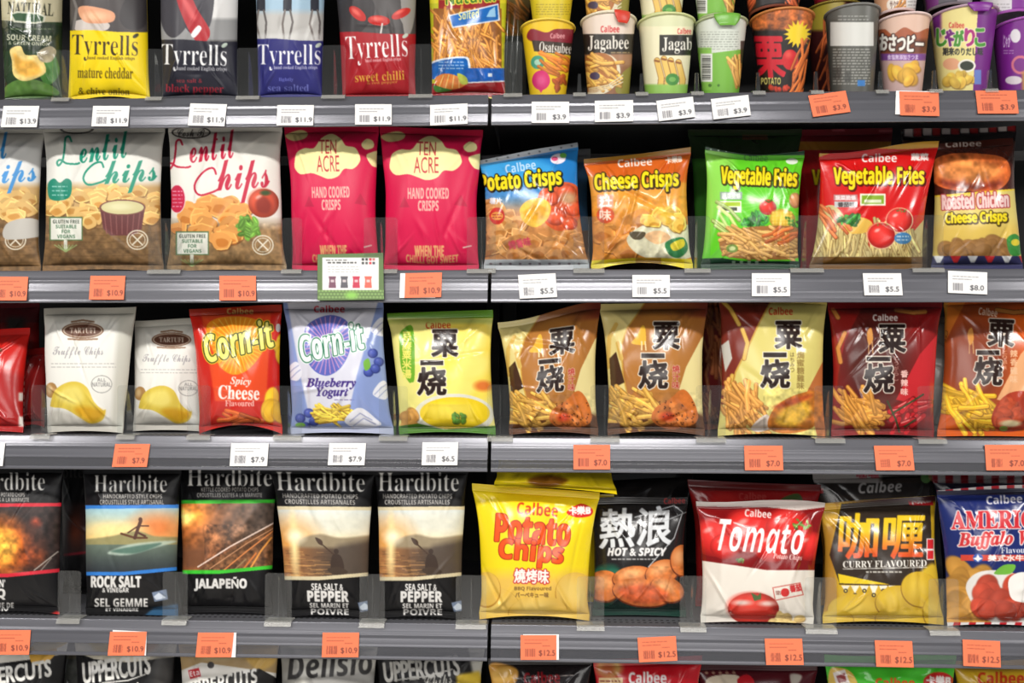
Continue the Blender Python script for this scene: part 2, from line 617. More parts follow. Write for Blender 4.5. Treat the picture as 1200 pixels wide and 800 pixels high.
def make_bag(label, quad, row, art, group, film=FILM_GLOSS, yb=0.034, yt=0.060, thick=0.038, pinch=0.055, wave=0.0, arch=None, sag=0.0,
             seed=0, ref=None, step=0.00105, seal=0.055, name='crisp_bag', crease=1.0, stand=True, wave_k=1.5, tuck=0.0, bseal=None):
    """a pillow bag: puffed body, flat top and bottom seals.  quad: corner pixels TL TR BR BL"""
    rng = np.random.default_rng(seed + 11)
    if row == 3 and yb == 0.034:
        yb = 0.022                                      # the fourth shelf's bags stand close to its edge
    q = np.asarray(quad, float)
    tl, tr = at(*q[0], yt), at(*q[1], yt)
    br, bl = at(*q[2], yb), at(*q[3], yb)
    if stand:
        zb = SHELF_Z[row] + 0.0015
        br[2] = bl[2] = zb
    w = np.linalg.norm(tr - tl)
    h = ((tl[2] - bl[2]) + (tr[2] - br[2])) / 2
    vs = seal * 0.22 / h if h > .1 else .1
    vb = vs if bseal is None else bseal
    cre = []
    for _ in range(int(13 * crease)):
        top = rng.random() < .5
        cre.append((rng.uniform(-.85, .85), rng.uniform(.03, .45) if top else rng.uniform(.6, .97),
                    math.radians(rng.uniform(50, 130) if rng.random() < .7 else rng.uniform(0, 180)),
                    rng.uniform(.10, .30), rng.uniform(.016, .04), rng.uniform(-1, 1) * .0036))
    waves = [(rng.uniform(2, 6), rng.uniform(1.5, 5), rng.uniform(0, 6.28), rng.uniform(.0006, .0018)) for _ in range(5)]
    gath = [(rng.uniform(7, 26), rng.uniform(0, 6.28)) for _ in range(4)]
    wph = rng.uniform(-.6, .6)
    for sx in (-1, 1):                                  # folds running in from the four corners
        for top in (True, False):
            for _ in range(2):
                cx_, cy_ = sx * rng.uniform(.5, .8), (rng.uniform(.06, .2) if top else rng.uniform(.8, .93))
                cre.append((cx_, cy_, math.radians((90 - sx * rng.uniform(15, 50)) if not top else (90 + sx * rng.uniform(15, 50))), rng.uniform(.10, .2), rng.uniform(.014, .026), -rng.uniform(.4, 1) * .0034))
    side = [(rng.uniform(5, 14), rng.uniform(0, 6.28), rng.uniform(.002, .007), rng.uniform(0, 6.28)) for _ in range(3)]
    bend = (rng.uniform(-1, 1) * .006, rng.uniform(0, 6.28), rng.uniform(1.5, 3.5))
    wave = wave or rng.uniform(-1, 1) * .0016
    arch = rng.uniform(.001, .006) if arch is None else arch
    q3 = np.stack([tl, tr, br, bl])

    def surf(u, v, front=True):
        f = np.clip((v - vs) / (1 - vs - vb), 0, 1)
        puff = np.sin(np.pi * f) ** .55
        puff = puff * (0.92 + .16 * f)
        pin = 1 - pinch * np.sin(np.pi * np.clip(f, 0, 1)) ** .8
        for fr_, ph_, am_, p2_ in side:
            pin = pin - am_ * (1 + np.sin(fr_ * f + ph_ + np.sign(u) * p2_)) * np.clip(f * 8, 0, 1) * np.clip((1 - f) * 8, 0, 1)
        e = (u * pin + 1) / 2
        P = bilinear(q3, e, v)
        P[..., 2] += wave * np.sin(u * wave_k * 1.6 + wph) * (1 - v) ** 4 - sag * (1 - np.abs(u) ** 1.5) * (1 - v) ** 4 + arch * (1 - u * u) * np.clip((v - .75) / .25, 0, 1) ** 3
        P[..., 1] += bend[0] * np.sin(u * bend[2] + bend[1]) * (1 - v) ** 6
        g = np.clip(1 - np.abs(u) ** 2.3, 0, 1) ** .62
        fade = np.clip(1 - u * u, 0, 1) ** .5
        d = thick * puff * g
        if front:
            wr = np.zeros_like(u)
            for a, b, ph, am in waves:
                wr = wr + am * np.sin(a * u * 1.5 + b * v * 2 + ph)
            for cu_, cv_, th, ln, wd, am in cre:
                du, dv = (u - cu_) * .5, (v - cv_) * h / w
                al, ac = du * math.cos(th) + dv * math.sin(th), -du * math.sin(th) + dv * math.cos(th)
                wr = wr + crease * am * np.exp(-(ac / wd) ** 2 - (al / ln) ** 2)
            for a, ph in gath:
                k = np.exp(-f / .09) + np.exp(-(1 - f) / .09)
                wr = wr + .0011 * k * np.sin(a * u + ph)
            y = -d - .0009 + wr * fade * np.clip(f * 12, 0, 1) * np.clip((1 - f) * 12, 0, 1)
            y = np.minimum(y, -.0009 * (1 - .0))
        else:
            y = d * .75 + .0009
        if tuck:                                        # bottom edge drawn back under the belly
            y = y + tuck * np.clip((v - .8) / .2, 0, 1) ** 2
        P[..., 1] += y
        # crimp ribs of the flat seals
        return P

    base = (tl + tr + br + bl) / 4
    base = np.array([base[0], (bl[1] + br[1]) / 2, min(bl[2], br[2])])
    root = thing(name, base, label, 'crisp bag', group)
    A = art
    refq = None if ref is None else np.asarray(ref, float)

    def colours(P):
        px = to_px(P)
        if refq is not None:
            e, v = inv_bilinear(q, px)
            px = bilinear(refq, e, v)
        return A.sample(px) * ALB

    def piece(nm, v0, v1, crimp=False):
        nu = max(12, int(w / step))
        nv = max(3, int(h * (v1 - v0) / step))
        u, v = np.meshgrid(np.linspace(-1, 1, nu), np.linspace(v0, v1, nv))
        Pf = surf(u, v)
        if crimp:
            Pf[..., 1] += .00035 * np.sin((v - v0) / (v1 - v0) * 2 * np.pi * 4)
        cf = colours(Pf.reshape(-1, 3))
        ub, vb_ = np.meshgrid(np.linspace(-1, 1, 9), np.linspace(v0, v1, nv))
        Pb = surf(ub, vb_, False)
        Pf = Pf.reshape(-1, 3)
        n = len(Pf)
        Pb = Pb.reshape(-1, 3)
        V = np.concatenate([Pf, Pb])
        cb = np.tile(lin(A.base) * ALB, (len(Pb), 1))
        F = [grid_faces(nv, nu), grid_faces(nv, 9, n, True)]
        # side walls join front to back
        r = np.arange(nv - 1)
        for cf_i, cb_i, fl in ((0, 0, True), (nu - 1, 8, False)):
            a, b = r * nu + cf_i, n + r * 9 + cb_i
            s = np.stack([a, a + nu, b + 9, b], 1)
            F.append(s[:, ::-1] if fl else s)
        link_mesh(nm, V, np.concatenate(F), film, root, np.concatenate([cf, cb]), origin=base)

    piece('body', vs, 1 - vb)
    piece('top_seal', 0, vs, True)
    piece('bottom_seal', 1 - vb, 1, True)
    return root


def make_cup(label, top, bot, row, art, group, y=0.065, lift=None, rim_col=(225, 215, 190), lid_col=(215, 205, 190), tab=None, step=0.0011, dark_back=None):
    """tapered card cup. top=(x0,x1,py) of the rim, bot=(x0,x1,py) of the foot, in pixels"""
    a, b = at(top[0], top[2], y), at(top[1], top[2], y)
    c, d = at(bot[0], bot[2], y), at(bot[1], bot[2], y)
    zt = (a[2] + b[2]) / 2
    zb = (c[2] + d[2]) / 2
    if lift is None:
        zs = SHELF_Z[row] + .0012
        zt += 0
        zb = zs
    else:
        zb = lift
    cx = (a[0] + b[0]) / 4 + (c[0] + d[0]) / 4
    rt, rb = (b[0] - a[0]) / 2, (d[0] - c[0]) / 2
    h = zt - zb
    base = np.array([cx, y, zb])
    root = thing('snack_cup', base, label, 'snack cup', group)
    nv = int(h / step)
    nf = int(math.pi * rt / step)
    th = np.concatenate([np.linspace(math.pi, 2 * math.pi, nf), np.linspace(0, math.pi, 26)[1:-1]])
    t = np.linspace(0, 1, nv)
    r = rb + (rt * .985 - rb) * t
    z = zb + .004 + (h - .008) * t
    r[0] *= .985
    V = np.stack([cx + r[:, None] * np.cos(th), y + r[:, None] * np.sin(th), np.repeat(z[:, None], len(th), 1)], -1)
    n = len(th)
    col = art.sample(to_px(V.reshape(-1, 3))) * ALB
    back = np.tile(np.arange(n) >= nf, nv)
    col[back] = lin(art.base if dark_back is None else dark_back) * ALB
    i, j = np.meshgrid(np.arange(nv - 1), np.arange(n), indexing='ij')
    A, B = (i * n + j).ravel(), (i * n + (j + 1) % n).ravel()
    F = np.stack([A, B, B + n, A + n], 1)
    link_mesh('body', V.reshape(-1, 3), F, CARD, root, col, origin=base)

    def lathe(nm, prof, rgb, m=64, mat=None):
        V, F = [], []
        for (rr, zz) in prof:
            for k in range(m):
                V.append((cx + rr * math.cos(2 * math.pi * k / m), y + rr * math.sin(2 * math.pi * k / m), zz))
        for s in range(len(prof) - 1):
            for k in range(m):
                F.append((s * m + k, s * m + (k + 1) % m, (s + 1) * m + (k + 1) % m, (s + 1) * m + k))
        return link_mesh(nm, V, np.array(F), mat or principled('cup_%d_%d_%d' % tuple(int(x) for x in rgb), rgb, rough=.35), root, origin=base)
    lathe('foot', [(rb * .90, zb + .002), (rb * .93, zb), (rb * .985, zb), (rb * .99, zb + .005)], rim_col)
    rim = [(rt * .985, zt - .0045)] + [(rt + .0006 + .0022 * math.cos(q), zt - .0022 + .0022 * math.sin(q)) for q in np.linspace(-1.2, 2.6, 9)]
    lathe('rim', rim, rim_col)
    lathe('lid', [(rt * .99, zt - .0005), (rt * .97, zt + .0006), (rt * .6, zt + .0012), (.001, zt + .0014)], lid_col)
    if tab is not None:                                  # pull tab folded over the rim
        ang, wd, ln, rgb = tab
        V, F = [], []
        N = 10
        for s in range(5):
            f = s / 4
            for k in range(N + 1):
                q = math.radians(ang) + (k / N - .5) * wd / rt * (1 - .45 * f ** 2)
                for rr in (rt + .0032 + .0015 * math.sin(f * 3), rt + .0040 + .0015 * math.sin(f * 3)):
                    V.append((cx + rr * math.sin(q), y - rr * math.cos(q), zt + .0005 - ln * f))
        M = (N + 1) * 2
        for s in range(4):
            for k in range(N):
                p = s * M + 2 * k
                F += [(p, p + 2, p + M + 2, p + M), (p + 1, p + M + 1, p + M + 3, p + 3)]
            F += [(s * M, s * M + M, s * M + M + 1, s * M + 1), (s * M + 2 * N, s * M + 2 * N + 1, s * M + M + 2 * N + 1, s * M + M + 2 * N)]
        for s in (0, 4):
            for k in range(N):
                p = s * M + 2 * k
                F.append((p, p + 1, p + 3, p + 2))
        link_mesh('tab', V, F, principled('cup_%d_%d_%d' % tuple(rgb), rgb, rough=.35), root, origin=base)
    return root


def rail_y(z, row):
    return -RAIL_D * (SHELF_Z[row] - z) / RAIL_H


def on_rail(px, py, row, off):
    """point the photograph shows at a pixel, on the tilted rail plane moved off metres outwards"""
    y = 0.0
    for _ in range(8):
        p = at(px, py, y)
        y = float(rail_y(p[2], row) - off)
    return at(px, py, y)


WHITE_TAG, ORANGE_TAG = (236, 234, 232), (236, 122, 82)


def make_paper(name, label, cat, quad, row, art, group=None, off=0.0050, curl=0.0, thick=.0004):
    q = np.asarray(quad, float)
    c4 = [on_rail(*p, row, off) for p in q]
    w, h = np.linalg.norm(c4[1] - c4[0]), np.linalg.norm(c4[3] - c4[0])
    nu, nv = max(4, int(w / .0008)), max(4, int(h / .0008))
    u, v = np.meshgrid(np.linspace(0, 1, nu), np.linspace(0, 1, nv))
    P = bilinear(np.array(c4), u, v)
    P[..., 1] -= curl * (2 * u - 1) ** 2 + abs(curl) * .3 * v
    base = np.mean(c4, 0)
    base[2] = min(c4[2][2], c4[3][2])
    Pf = P.reshape(-1, 3)
    Pb = Pf + [0, thick, 0]
    n = len(Pf)
    col = art.sample(bilinear(q, u, v).reshape(-1, 2)) * ALB
    F = [grid_faces(nv, nu), grid_faces(nv, nu, n, True)]
    r = np.arange(nv - 1)
    for ci, fl in ((0, True), (nu - 1, False)):
        a = r * nu + ci
        s = np.stack([a, a + nu, a + nu + n, a + n], 1)
        F.append(s[:, ::-1] if fl else s)
    r = np.arange(nu - 1)
    for ri, fl in ((0, False), (nv - 1, True)):
        a = ri * nu + r
        s = np.stack([a, a + 1, a + 1 + n, a + n], 1)
        F.append(s[:, ::-1] if fl else s)
    o = link_mesh(name, np.concatenate([Pf, Pb]), np.concatenate(F), PAPER, None, np.concatenate([col, np.tile(lin(art.base) * ALB, (n, 1))]), origin=base)
    return tag(o, label, cat, group)


def price_tag(label, quad, row, price, orange, group, seed=0, off=0.0050):
    q = np.asarray(quad, float)
    A = art_for(q, ORANGE_TAG if orange else WHITE_TAG, seed)
    ink = (150, 70, 50) if orange else (120, 118, 122)
    dk = (125, 60, 46) if orange else (84, 84, 88)

    def B(e, v):
        return bilinear(q, np.array(e, float), np.array(v, float))
    p = B(.10, .24)
    w = q[1][0] - q[0][0]
    h = q[3][1] - q[0][1]
    tilt = math.degrees(math.atan2(q[1][1] - q[0][1], q[1][0] - q[0][0]))
    for k, (e0, e1, v) in enumerate(((.12, .80, .24), (.12, .62, .36)) if not orange else ((.12, .78, .2), (.12, .60, .33), (.62, .84, .44))):
        a0, a1 = B(e0, v), B(e1, v)
        n = 7 if k < 2 else 3
        for i in range(n):
            x0, x1 = a0 + (a1 - a0) * (i / n), a0 + (a1 - a0) * ((i + .72) / n)
            A.line([x0, x1], .9, ink, .75)
    rng = np.random.default_rng(seed + 5)
    e = .14
    while e < .40:                                       # bar code
        wd = rng.choice([.010, .018, .026])
        A.line([B(e, .56), B(e, .86)], wd * w * 1.2, ink, .9)
        e += wd + rng.choice([.012, .02])
    c = B(.74, .74)
    tw = .125 * w * max(3, len(price) - .6) * .82
    th = .13 * h
    A.text(price, c[0] - tw / 2, c[1] - th, c[0] + tw / 2, c[1] + th, dk, '', rot=tilt, bold=.18)
    A.done()
    return make_paper('price_tag', label, 'price tag', q, row, A, group, off=off)


def divider(label, px, row, wpx=36, hpx=58, flap=True, fin=True, dx=0.0):
    z0 = SHELF_Z[row]
    y = -0.0035
    pyb = SHELF_PX[row] - 1
    c = at(px, pyb, y)
    x = c[0] + dx
    s = 0.0015
    w, h = wpx * s, hpx * s
    root = thing('shelf_divider', (x, y, z0 + .001), label, 'shelf divider', 'clear dividers between the bags')

    def sheet(nm, outline, axis, t0, t1):
        n = len(outline)
        V = []
        for t in (t0, t1):
            for (p, z) in outline:
                V.append((p, t, z) if axis == 'y' else (t, p, z))
        F = [tuple(range(n)), tuple(range(2 * n - 1, n - 1, -1))] + [(i, (i + 1) % n + 0, (i + 1) % n + n, i + n) for i in range(n)]
        return link_mesh(nm, V, F, ACRYLIC, root, smooth=False)
    if flap:
        r = .006
        o = [(-w / 2, 0), (w / 2, 0)]
        o += [(w / 2 - r + r * math.cos(t), h - r + r * math.sin(t)) for t in np.linspace(0, math.pi / 2, 5)]
        o += [(-w / 2 + r + r * math.cos(t), h - r + r * math.sin(t)) for t in np.linspace(math.pi / 2, math.pi, 5)]
        sheet('front_flap', o, 'y', 0, .0016)
    if fin:
        o = [(.002, .0008), (.024, .0008), (.022, h * .3), (.010, h * .8), (.002, h * .92)]
        sheet('fin', o, 'x', -.0009, .0009)
    else:
        o = [(-.004, 0), (.004, 0), (.0025, .035), (-.0025, .035)]
        sheet('pin', o, 'y', .002, .007)
    fw = max(w, .022)
    V, F = [], []
    prof = [(.020, .0008), (.020, .002), (.0012, .0024), (-.0030, .0010), (-.0058, -.0058), (-.0046, -.0062), (-.0022, .0004), (.0008, .0010)]
    for sx in (-fw / 2, fw / 2):
        V += [(sx, p, z) for p, z in prof]
    n = len(prof)
    F = [tuple(range(n)), tuple(range(2 * n - 1, n - 1, -1))] + [(i, i + n, (i + 1) % n + n, (i + 1) % n) for i in range(n)]
    link_mesh('foot_clip', V, F, clear_plastic('milky_acrylic', (244, 244, 242), (214, 212, 206), .22), root, smooth=False)
    return root


# ------------------------------------------------------------------ the setting
X_JOINT = float(at(574, 400, 0)[0])
DEPTH = 0.46


def structure(name, vf, mat):
    o = link_mesh(name, vf[0], vf[1], mat, smooth=False)
    o['kind'] = 'structure'
    return o


structure('floor', box_vf(-3.2, 3.2, -4.6, 0.9, -.05, 0.0), principled('pale_floor_tile', (196, 192, 186), rough=.25, noise=.05))
structure('wall_back', box_vf(-3.2, 3.2, 0.62, .7, 0, 3.2), principled('store_wall', (150, 148, 145), rough=.8, noise=.05))

RAIL_GREY = principled('grey_rail_plastic', (98, 98, 104), rough=.26, metal=.4, spec=.6)
RAIL_CLEAR = clear_plastic('clear_rail_strip', (222, 223, 226), (150, 150, 156), .16, .12)


def rail_profile(sz, clear):
    """(y, z) points of the ticket rail from top to bottom: leaning back at the top, nearly upright at the foot"""
    pts = [(.006, sz - .001), (.004, sz + .0012), (.0008, sz + .0014), (-.0002, sz - .0002)]
    N = 22
    tilt = [math.radians(25 - 20 * (k + .5) / N) for k in range(N)]
    k_all = RAIL_D / sum(math.tan(t) * RAIL_H / N for t in tilt)
    y = 0.0
    for k in range(N):
        f = (k + 1) / N
        y -= math.tan(tilt[k]) * RAIL_H / N * k_all
        ridge = .0010 if k in (5, 6) else (.0006 if k == 13 else (.0011 if k >= 20 else 0))
        pts.append((y - ridge, sz - RAIL_H * f))
    return pts


def shelving(name, label, x0, x1, rows_clear):
    root = thing(name, ((x0 + x1) / 2, DEPTH, 0), label, 'shelving unit')
    org = np.array(root.location)
    v, f = box_vf(x0, x1, DEPTH, DEPTH + .02, 0.06, 2.45)
    link_mesh('back_panel', v, f, DARK, root, smooth=False, origin=org)
    v, f = box_vf(x0 + .01, x1 - .01, .03, DEPTH, 0.0, .12)
    link_mesh('plinth', v, f, principled('dark_plinth', (40, 40, 42), rough=.6), root, smooth=False, origin=org)
    for xx in (x0 + .004, x1 - .034):
        v, f = box_vf(xx, xx + .03, DEPTH - .035, DEPTH, 0.05, 2.45)
        link_mesh('upright', v, f, principled('upright_steel', (52, 52, 54), rough=.5, metal=.3), root, smooth=False, origin=org)
    for row, sz in enumerate(SHELF_Z + [TOP_SHELF_Z]):
        g0, g1 = x0 + .0032, x1 - .0032
        # deck: thin tray with a folded front edge
        prof = [(.0075, sz - .0005), (DEPTH - .036, sz - .0005), (DEPTH - .036, sz - .006), (.014, sz - .006), (.014, sz - .030), (.0065, sz - .030)]
        n = len(prof)
        V = [(xx, yy, zz) for xx in (g0, g1) for yy, zz in prof]
        F = [tuple(range(n)), tuple(range(2 * n - 1, n - 1, -1))] + [(i, (i + 1) % n, (i + 1) % n + n, i + n) for i in range(n)]
        sh = link_mesh('shelf', V, F, STEEL, root, smooth=False, origin=org)
        # perforated strip near the front of the deck
        clear = row in rows_clear
        prof = rail_profile(sz, clear)
        back = [(y + .0022, z) for y, z in prof[::-1][:-2]]
        ring = prof + back
        n = len(ring)
        V = np.array([(xx, yy, zz) for xx in (g0, g1) for yy, zz in ring]) - org
        F = [(i, (i + 1) % n, (i + 1) % n + n, i + n) for i in range(n)]
        zl = sz - RAIL_H * .648
        mi = [1 if clear and (ring[i][1] + ring[(i + 1) % n][1]) / 2 < zl and not (.93 < (sz - (ring[i][1] + ring[(i + 1) % n][1]) / 2) / RAIL_H) else 0 for i in range(n)]
        V = np.concatenate([V, V])                       # end caps on vertices of their own
        F += [tuple(range(3 * n - 1, 2 * n - 1, -1)), tuple(range(3 * n, 4 * n))]
        mi += [0, 0]
        rail = link_mesh('price_rail', V, F, [RAIL_GREY, RAIL_CLEAR], sh, smooth=True, matidx=mi)
        for p in list(rail.data.polygons)[-2:]:
            p.use_smooth = False
        # flat dark patches on the deck stand for the shade inside slots
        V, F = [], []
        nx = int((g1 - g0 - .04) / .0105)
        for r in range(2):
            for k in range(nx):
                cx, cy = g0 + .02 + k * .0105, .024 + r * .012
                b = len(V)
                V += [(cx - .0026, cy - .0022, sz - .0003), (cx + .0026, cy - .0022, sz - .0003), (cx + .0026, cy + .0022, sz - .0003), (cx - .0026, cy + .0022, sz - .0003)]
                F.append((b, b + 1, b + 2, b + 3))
        link_mesh('slot_shade', np.array(V) - org, np.array(F), DARK, sh, smooth=False)
    return root


shelving('shelving_unit', 'left bay of black-backed store shelving with grey price rails', X_JOINT - 1.32, X_JOINT, (2, 3, 4))
shelving('shelving_unit', 'right bay of black-backed store shelving with grey price rails', X_JOINT, X_JOINT + 1.32, (2, 3, 4))

# ------------------------------------------------------------------ top row: tall bags
BLK = (16, 15, 17)
G0 = 'bags on the top shelf'
q = [(-2, -105), (78, -105), (73, 113), (6, 113)]
A = art_for(q, (42, 62, 38), 1)
A.rect(-10, -110, 90, 26, (188, 180, 148))
A.poly([(-10, 23), (20, 25), (45, 25), (90, 34), (90, 60), (-10, 60)], (38, 52, 36))
A.poly([(0, -2), (70, -6), (66, 20), (3, 20)], (196, 188, 156))
A.text('NATURAL', 9, 3, 63, 18, (48, 50, 38), 's', rot=3)
A.poly([(12, 16), (20, 13), (46, 15), (54, 19), (52, 26), (40, 28), (16, 26)], (205, 205, 185))
A.poly([(14, 17), (21, 15), (45, 17), (51, 20), (50, 25), (39, 26), (18, 24)], (45, 80, 48))
A.lines_of_print(12, 32, 62, 36, 1, (110, 125, 95), 1.6)
A.text('SOUR CREAM', 8, 41, 60, 48, (205, 205, 180), 'b', rot=2)
A.text('& GREEN ONION', 10, 49, 58, 53, (190, 190, 165), 'b', rot=2)
A.blob([(60, 60), (70, 85), (55, 100), (45, 80)], (70, 120, 55))
A.blob([(8, 100), (30, 92), (60, 100), (66, 112), (6, 114)], (90, 130, 60))
A.blob([(12, 58), (24, 54), (30, 64), (46, 66), (54, 82), (46, 90), (28, 95), (16, 88), (14, 72)], (232, 205, 130))
A.blob([(16, 62), (26, 70), (40, 72), (48, 84), (34, 90), (20, 84)], (238, 180, 80), soft=2)
A.blob([(44, 62), (58, 54), (66, 60), (60, 72), (48, 72)], (170, 160, 135))
A.mottle(0, 55, 75, 113, .25, 7).done()
make_bag('green and cream crisp bag lettered NATURAL with a chip picture', q, 0, A, G0, FILM_GLOSS, seed=1)
q2 = [(-80, -105), (0, -105), (-3, 113), (-70, 113)]
A2 = art_for(q2, (70, 62, 40), 2)
A2.rect(-90, -110, 10, 30, (190, 180, 140)).rect(-90, 95, 10, 120, (150, 40, 35)).done()
make_bag('sliver of an olive and red bag at the far left end of the top shelf', q2, 0, A2, G0, seed=2)


def estate(q, label_col, top_y, ink, body, name_box, rot, small, lines, seed, label, tone=(62, 58, 58), **kw):
    A = art_for(q, label_col, seed)
    xs = (min(p[0] for p in q) - 5, max(p[0] for p in q) + 5)
    A.rect(xs[0], -120, xs[1], top_y + 8, tone)
    body(A)
    A.poly([(xs[0], top_y), (xs[0] * .7 + xs[1] * .3, top_y - 1), (xs[0] * .4 + xs[1] * .6, top_y + 1.5), (xs[1], top_y + 2), (xs[1], 120), (xs[0], 120)], label_col)
    x0, y0, x1, y1 = name_box
    A.text('Tyrrells', x0, y0, x1, y1, ink, 's', rot=rot, bold=-.34)
    A.ell(x1 - 3, y0 + 1, 4, 2.2, np.array(ink) * .8 + (0, 14, 0), -35)
    A.text('hand cooked English crisps', small[0] + 4, *small[1:], ink, 's', rot=rot, a=.75)
    for (t, box, c) in lines:
        A.text(t, *box, c, 's', rot=rot, bold=-.12)
    A.done()
    return make_bag(label, q, 0, A, G0, FILM_SATIN, seed=seed, pinch=.03, crease=1.3, **kw)


def photo_egg(A):
    A.blob([(80, -10), (140, -10), (176, 0), (172, 36), (120, 38), (90, 34)], (72, 66, 66))
    A.blob([(88, 25), (110, 22), (128, 28), (122, 36), (90, 36)], (205, 195, 188))
    A.blob([(92, 9), (104, 7), (128, 12), (135, 18), (130, 26), (104, 27), (94, 20)], (225, 160, 122))
    A.ell(112, 19, 14, 5, (240, 190, 150), soft=.5)
    A.blob([(150, -4), (176, -4), (170, 30), (150, 34), (140, 20)], (52, 48, 50))
    A.line([(84, -8), (90, 10), (86, 34)], 3, (120, 115, 112))


estate([(84, -105), (172, -105), (176, 113), (80, 113)], (245, 214, 22), 36, (62, 48, 22), photo_egg, (84, 41, 162, 72), 1, (98, 66, 158, 71),
       [('mature cheddar', (91, 79, 156, 92), (92, 76, 20)), ('& chive onion', (92, 103, 152, 111), (92, 76, 20))], 3, 'crisp bag with bright yellow lower label reading mature cheddar', arch=.014)


def photo_pepper(A):
    A.rect(180, -110, 290, 30, (96, 92, 94))
    A.rect(246, -110, 290, 24, (222, 220, 218))
    A.rect(182, 22, 285, 48, (150, 150, 150), soft=2)
    A.blob([(184, -20), (205, -20), (222, 20), (205, 44), (190, 30)], (70, 68, 74))
    A.blob([(226, -20), (250, -20), (246, 30), (226, 40), (214, 20)], (62, 60, 68))
    A.blob([(206, -8), (220, -10), (232, 12), (246, 36), (240, 50), (228, 46), (214, 20)], (178, 44, 52))
    A.blob([(212, -2), (219, 0), (230, 20), (224, 22)], (215, 90, 92), soft=2)
    A.blob([(224, 40), (232, 30), (236, 34), (228, 44)], (235, 235, 235))


estate([(185, -105), (282, -105), (279, 113), (190, 113)], (36, 36, 48), 47, (240, 240, 240), photo_pepper, (189, 52, 266, 84), 1, (203, 78, 266, 84),
       [('sea salt &', (207, 92, 237, 97), (150, 48, 58)), ('black pepper', (194, 99, 262, 111), (165, 40, 56))], 4, 'crisp bag with dark navy label reading black pepper in red')


def photo_beach(A):
    A.rect(290, -110, 395, 22, (164, 194, 214))
    A.rect(290, 14, 395, 60, (192, 190, 186), soft=4)
    for x, l in ((306, 1), (337, 0), (369, 1)):
        A.ell(x, -4, 5, 7, (50, 50, 56))
        A.rect(x - 5, 0, x + 5, 13, (40, 42, 52))
        A.line([(x - 3, 12), (x - 6, 28), (x - 4 + l * 3, 46)], 2.4, (120, 112, 108))
        A.line([(x + 3, 12), (x + 6, 26), (x + 2 + l * 3, 45)], 2.4, (100, 94, 92))
    A.rect(290, 40, 395, 48, (215, 215, 212), a=.6, soft=2)


estate([(296, -105), (386, -105), (377, 112), (303, 112)], (46, 46, 116), 46, (240, 240, 244), photo_beach, (302, 52, 376, 83), 0, (317, 77, 372, 82),
       [('lightly', (327, 91, 344, 96), (104, 108, 186)), ('sea salted', (314, 99, 362, 107), (112, 116, 190))], 5, 'crisp bag with royal blue label below a beach photograph')


def photo_chilli(A):
    A.rect(384, -110, 500, 50, (74, 70, 70))
    A.blob([(392, -10), (420, -14), (440, 10), (420, 40), (398, 40)], (52, 48, 50))
    A.blob([(470, -20), (488, -20), (484, 30), (474, 40)], (150, 146, 142))
    for x, y, w, h, r in ((419, 16, 12, 6, 40), (444, 24, 13, 6, 5), (470, 16, 12, 5, -25)):
        A.ell(x, y, w, h, (188, 38, 34), r)
        A.ell(x - 2, y - 2, w * .5, h * .4, (228, 96, 84), r, soft=.5)
    A.line([(448, 28), (446, 40)], 2, (210, 205, 200))
    A.line([(470, 22), (478, 38)], 2, (150, 145, 140))


estate([(386, -105), (492, -105), (487, 111), (402, 111)], (166, 26, 36), 38, (242, 238, 236), photo_chilli, (405, 41, 478, 76), -3, (424, 68, 470, 73),
       [('sweet chilli', (416, 84, 474, 95), (216, 160, 62)), ('& red pepper', (430, 95, 466, 99), (205, 140, 60))], 6, 'crisp bag with red label reading sweet chilli')

q = [(500, -60), (596, -60), (592, 110), (506, 110)]
A = art_for(q, (196, 196, 46), 7)
A.rect(500, -70, 600, 4, (226, 214, 52))
A.rect(514, 0, 586, 12, (150, 40, 38))
A.text('Natural', 522, -12, 580, 4, (74, 120, 40), 'b', rot=-4, out=((240, 230, 80), 1))
A.rect(508, 10, 588, 90, (150, 92, 40))
A.sticks(510, 20, 586, 84, 90, 26, 4.2, (226, 150, 66), 75, 45)
A.poly([(526, 18), (584, 4), (586, 24), (530, 33)], (220, 225, 235))
A.poly([(527, 19), (583, 6), (584, 23), (531, 31)], (24, 104, 186))
A.text('Salted', 537, 12, 562, 22, (236, 226, 150), 'bi', rot=-8)
A.poly([(574, 12), (580, 8), (581, 20), (570, 20)], (150, 200, 235))
A.blob([(500, 78), (512, 70), (540, 66), (550, 70), (546, 88), (500, 90)], (225, 232, 240))
A.blob([(500, 80), (513, 72), (539, 68), (548, 72), (543, 90), (500, 92)], (28, 98, 176))
A.lines_of_print(514, 71, 544, 82, 3, (180, 205, 235), 1.4)
A.rect(545, 80, 594, 98, (26, 92, 180))
A.rect(572, 86, 577, 90, (220, 230, 240))
A.poly([(500, 98), (545, 97), (592, 95), (592, 114), (500, 114)], (150, 26, 32))
A.line([(545, 97), (594, 95)], 1.4, (225, 225, 225))
A.blob([(510, 92), (522, 86), (538, 90), (547, 97), (536, 104), (516, 104)], (222, 130, 62))
for i in range(4):
    A.line([(520 + i * 6, 88), (514 + i * 8, 103)], 1.2, (240, 200, 120))
A.blob([(536, 86), (546, 90), (548, 98), (540, 98)], (180, 190, 70))
A.blob([(508, 100), (520, 103), (530, 106), (512, 108)], (70, 120, 50))
A.mottle(500, 20, 594, 100, .15, 5).done()
make_bag('blue and yellow bag of salted potato sticks beside the cups', q, 0, A, G0, seed=7, pinch=.02)
q = [(575, -50), (625, -50), (618, 108), (584, 108)]
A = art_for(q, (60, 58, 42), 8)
A.rect(570, -80, 630, 42, (110, 92, 52)).sticks(586, 0, 614, 40, 12, 24, 4, (170, 110, 50), 60, 30).rect(580, 42, 630, 120, (70, 74, 70)).done()
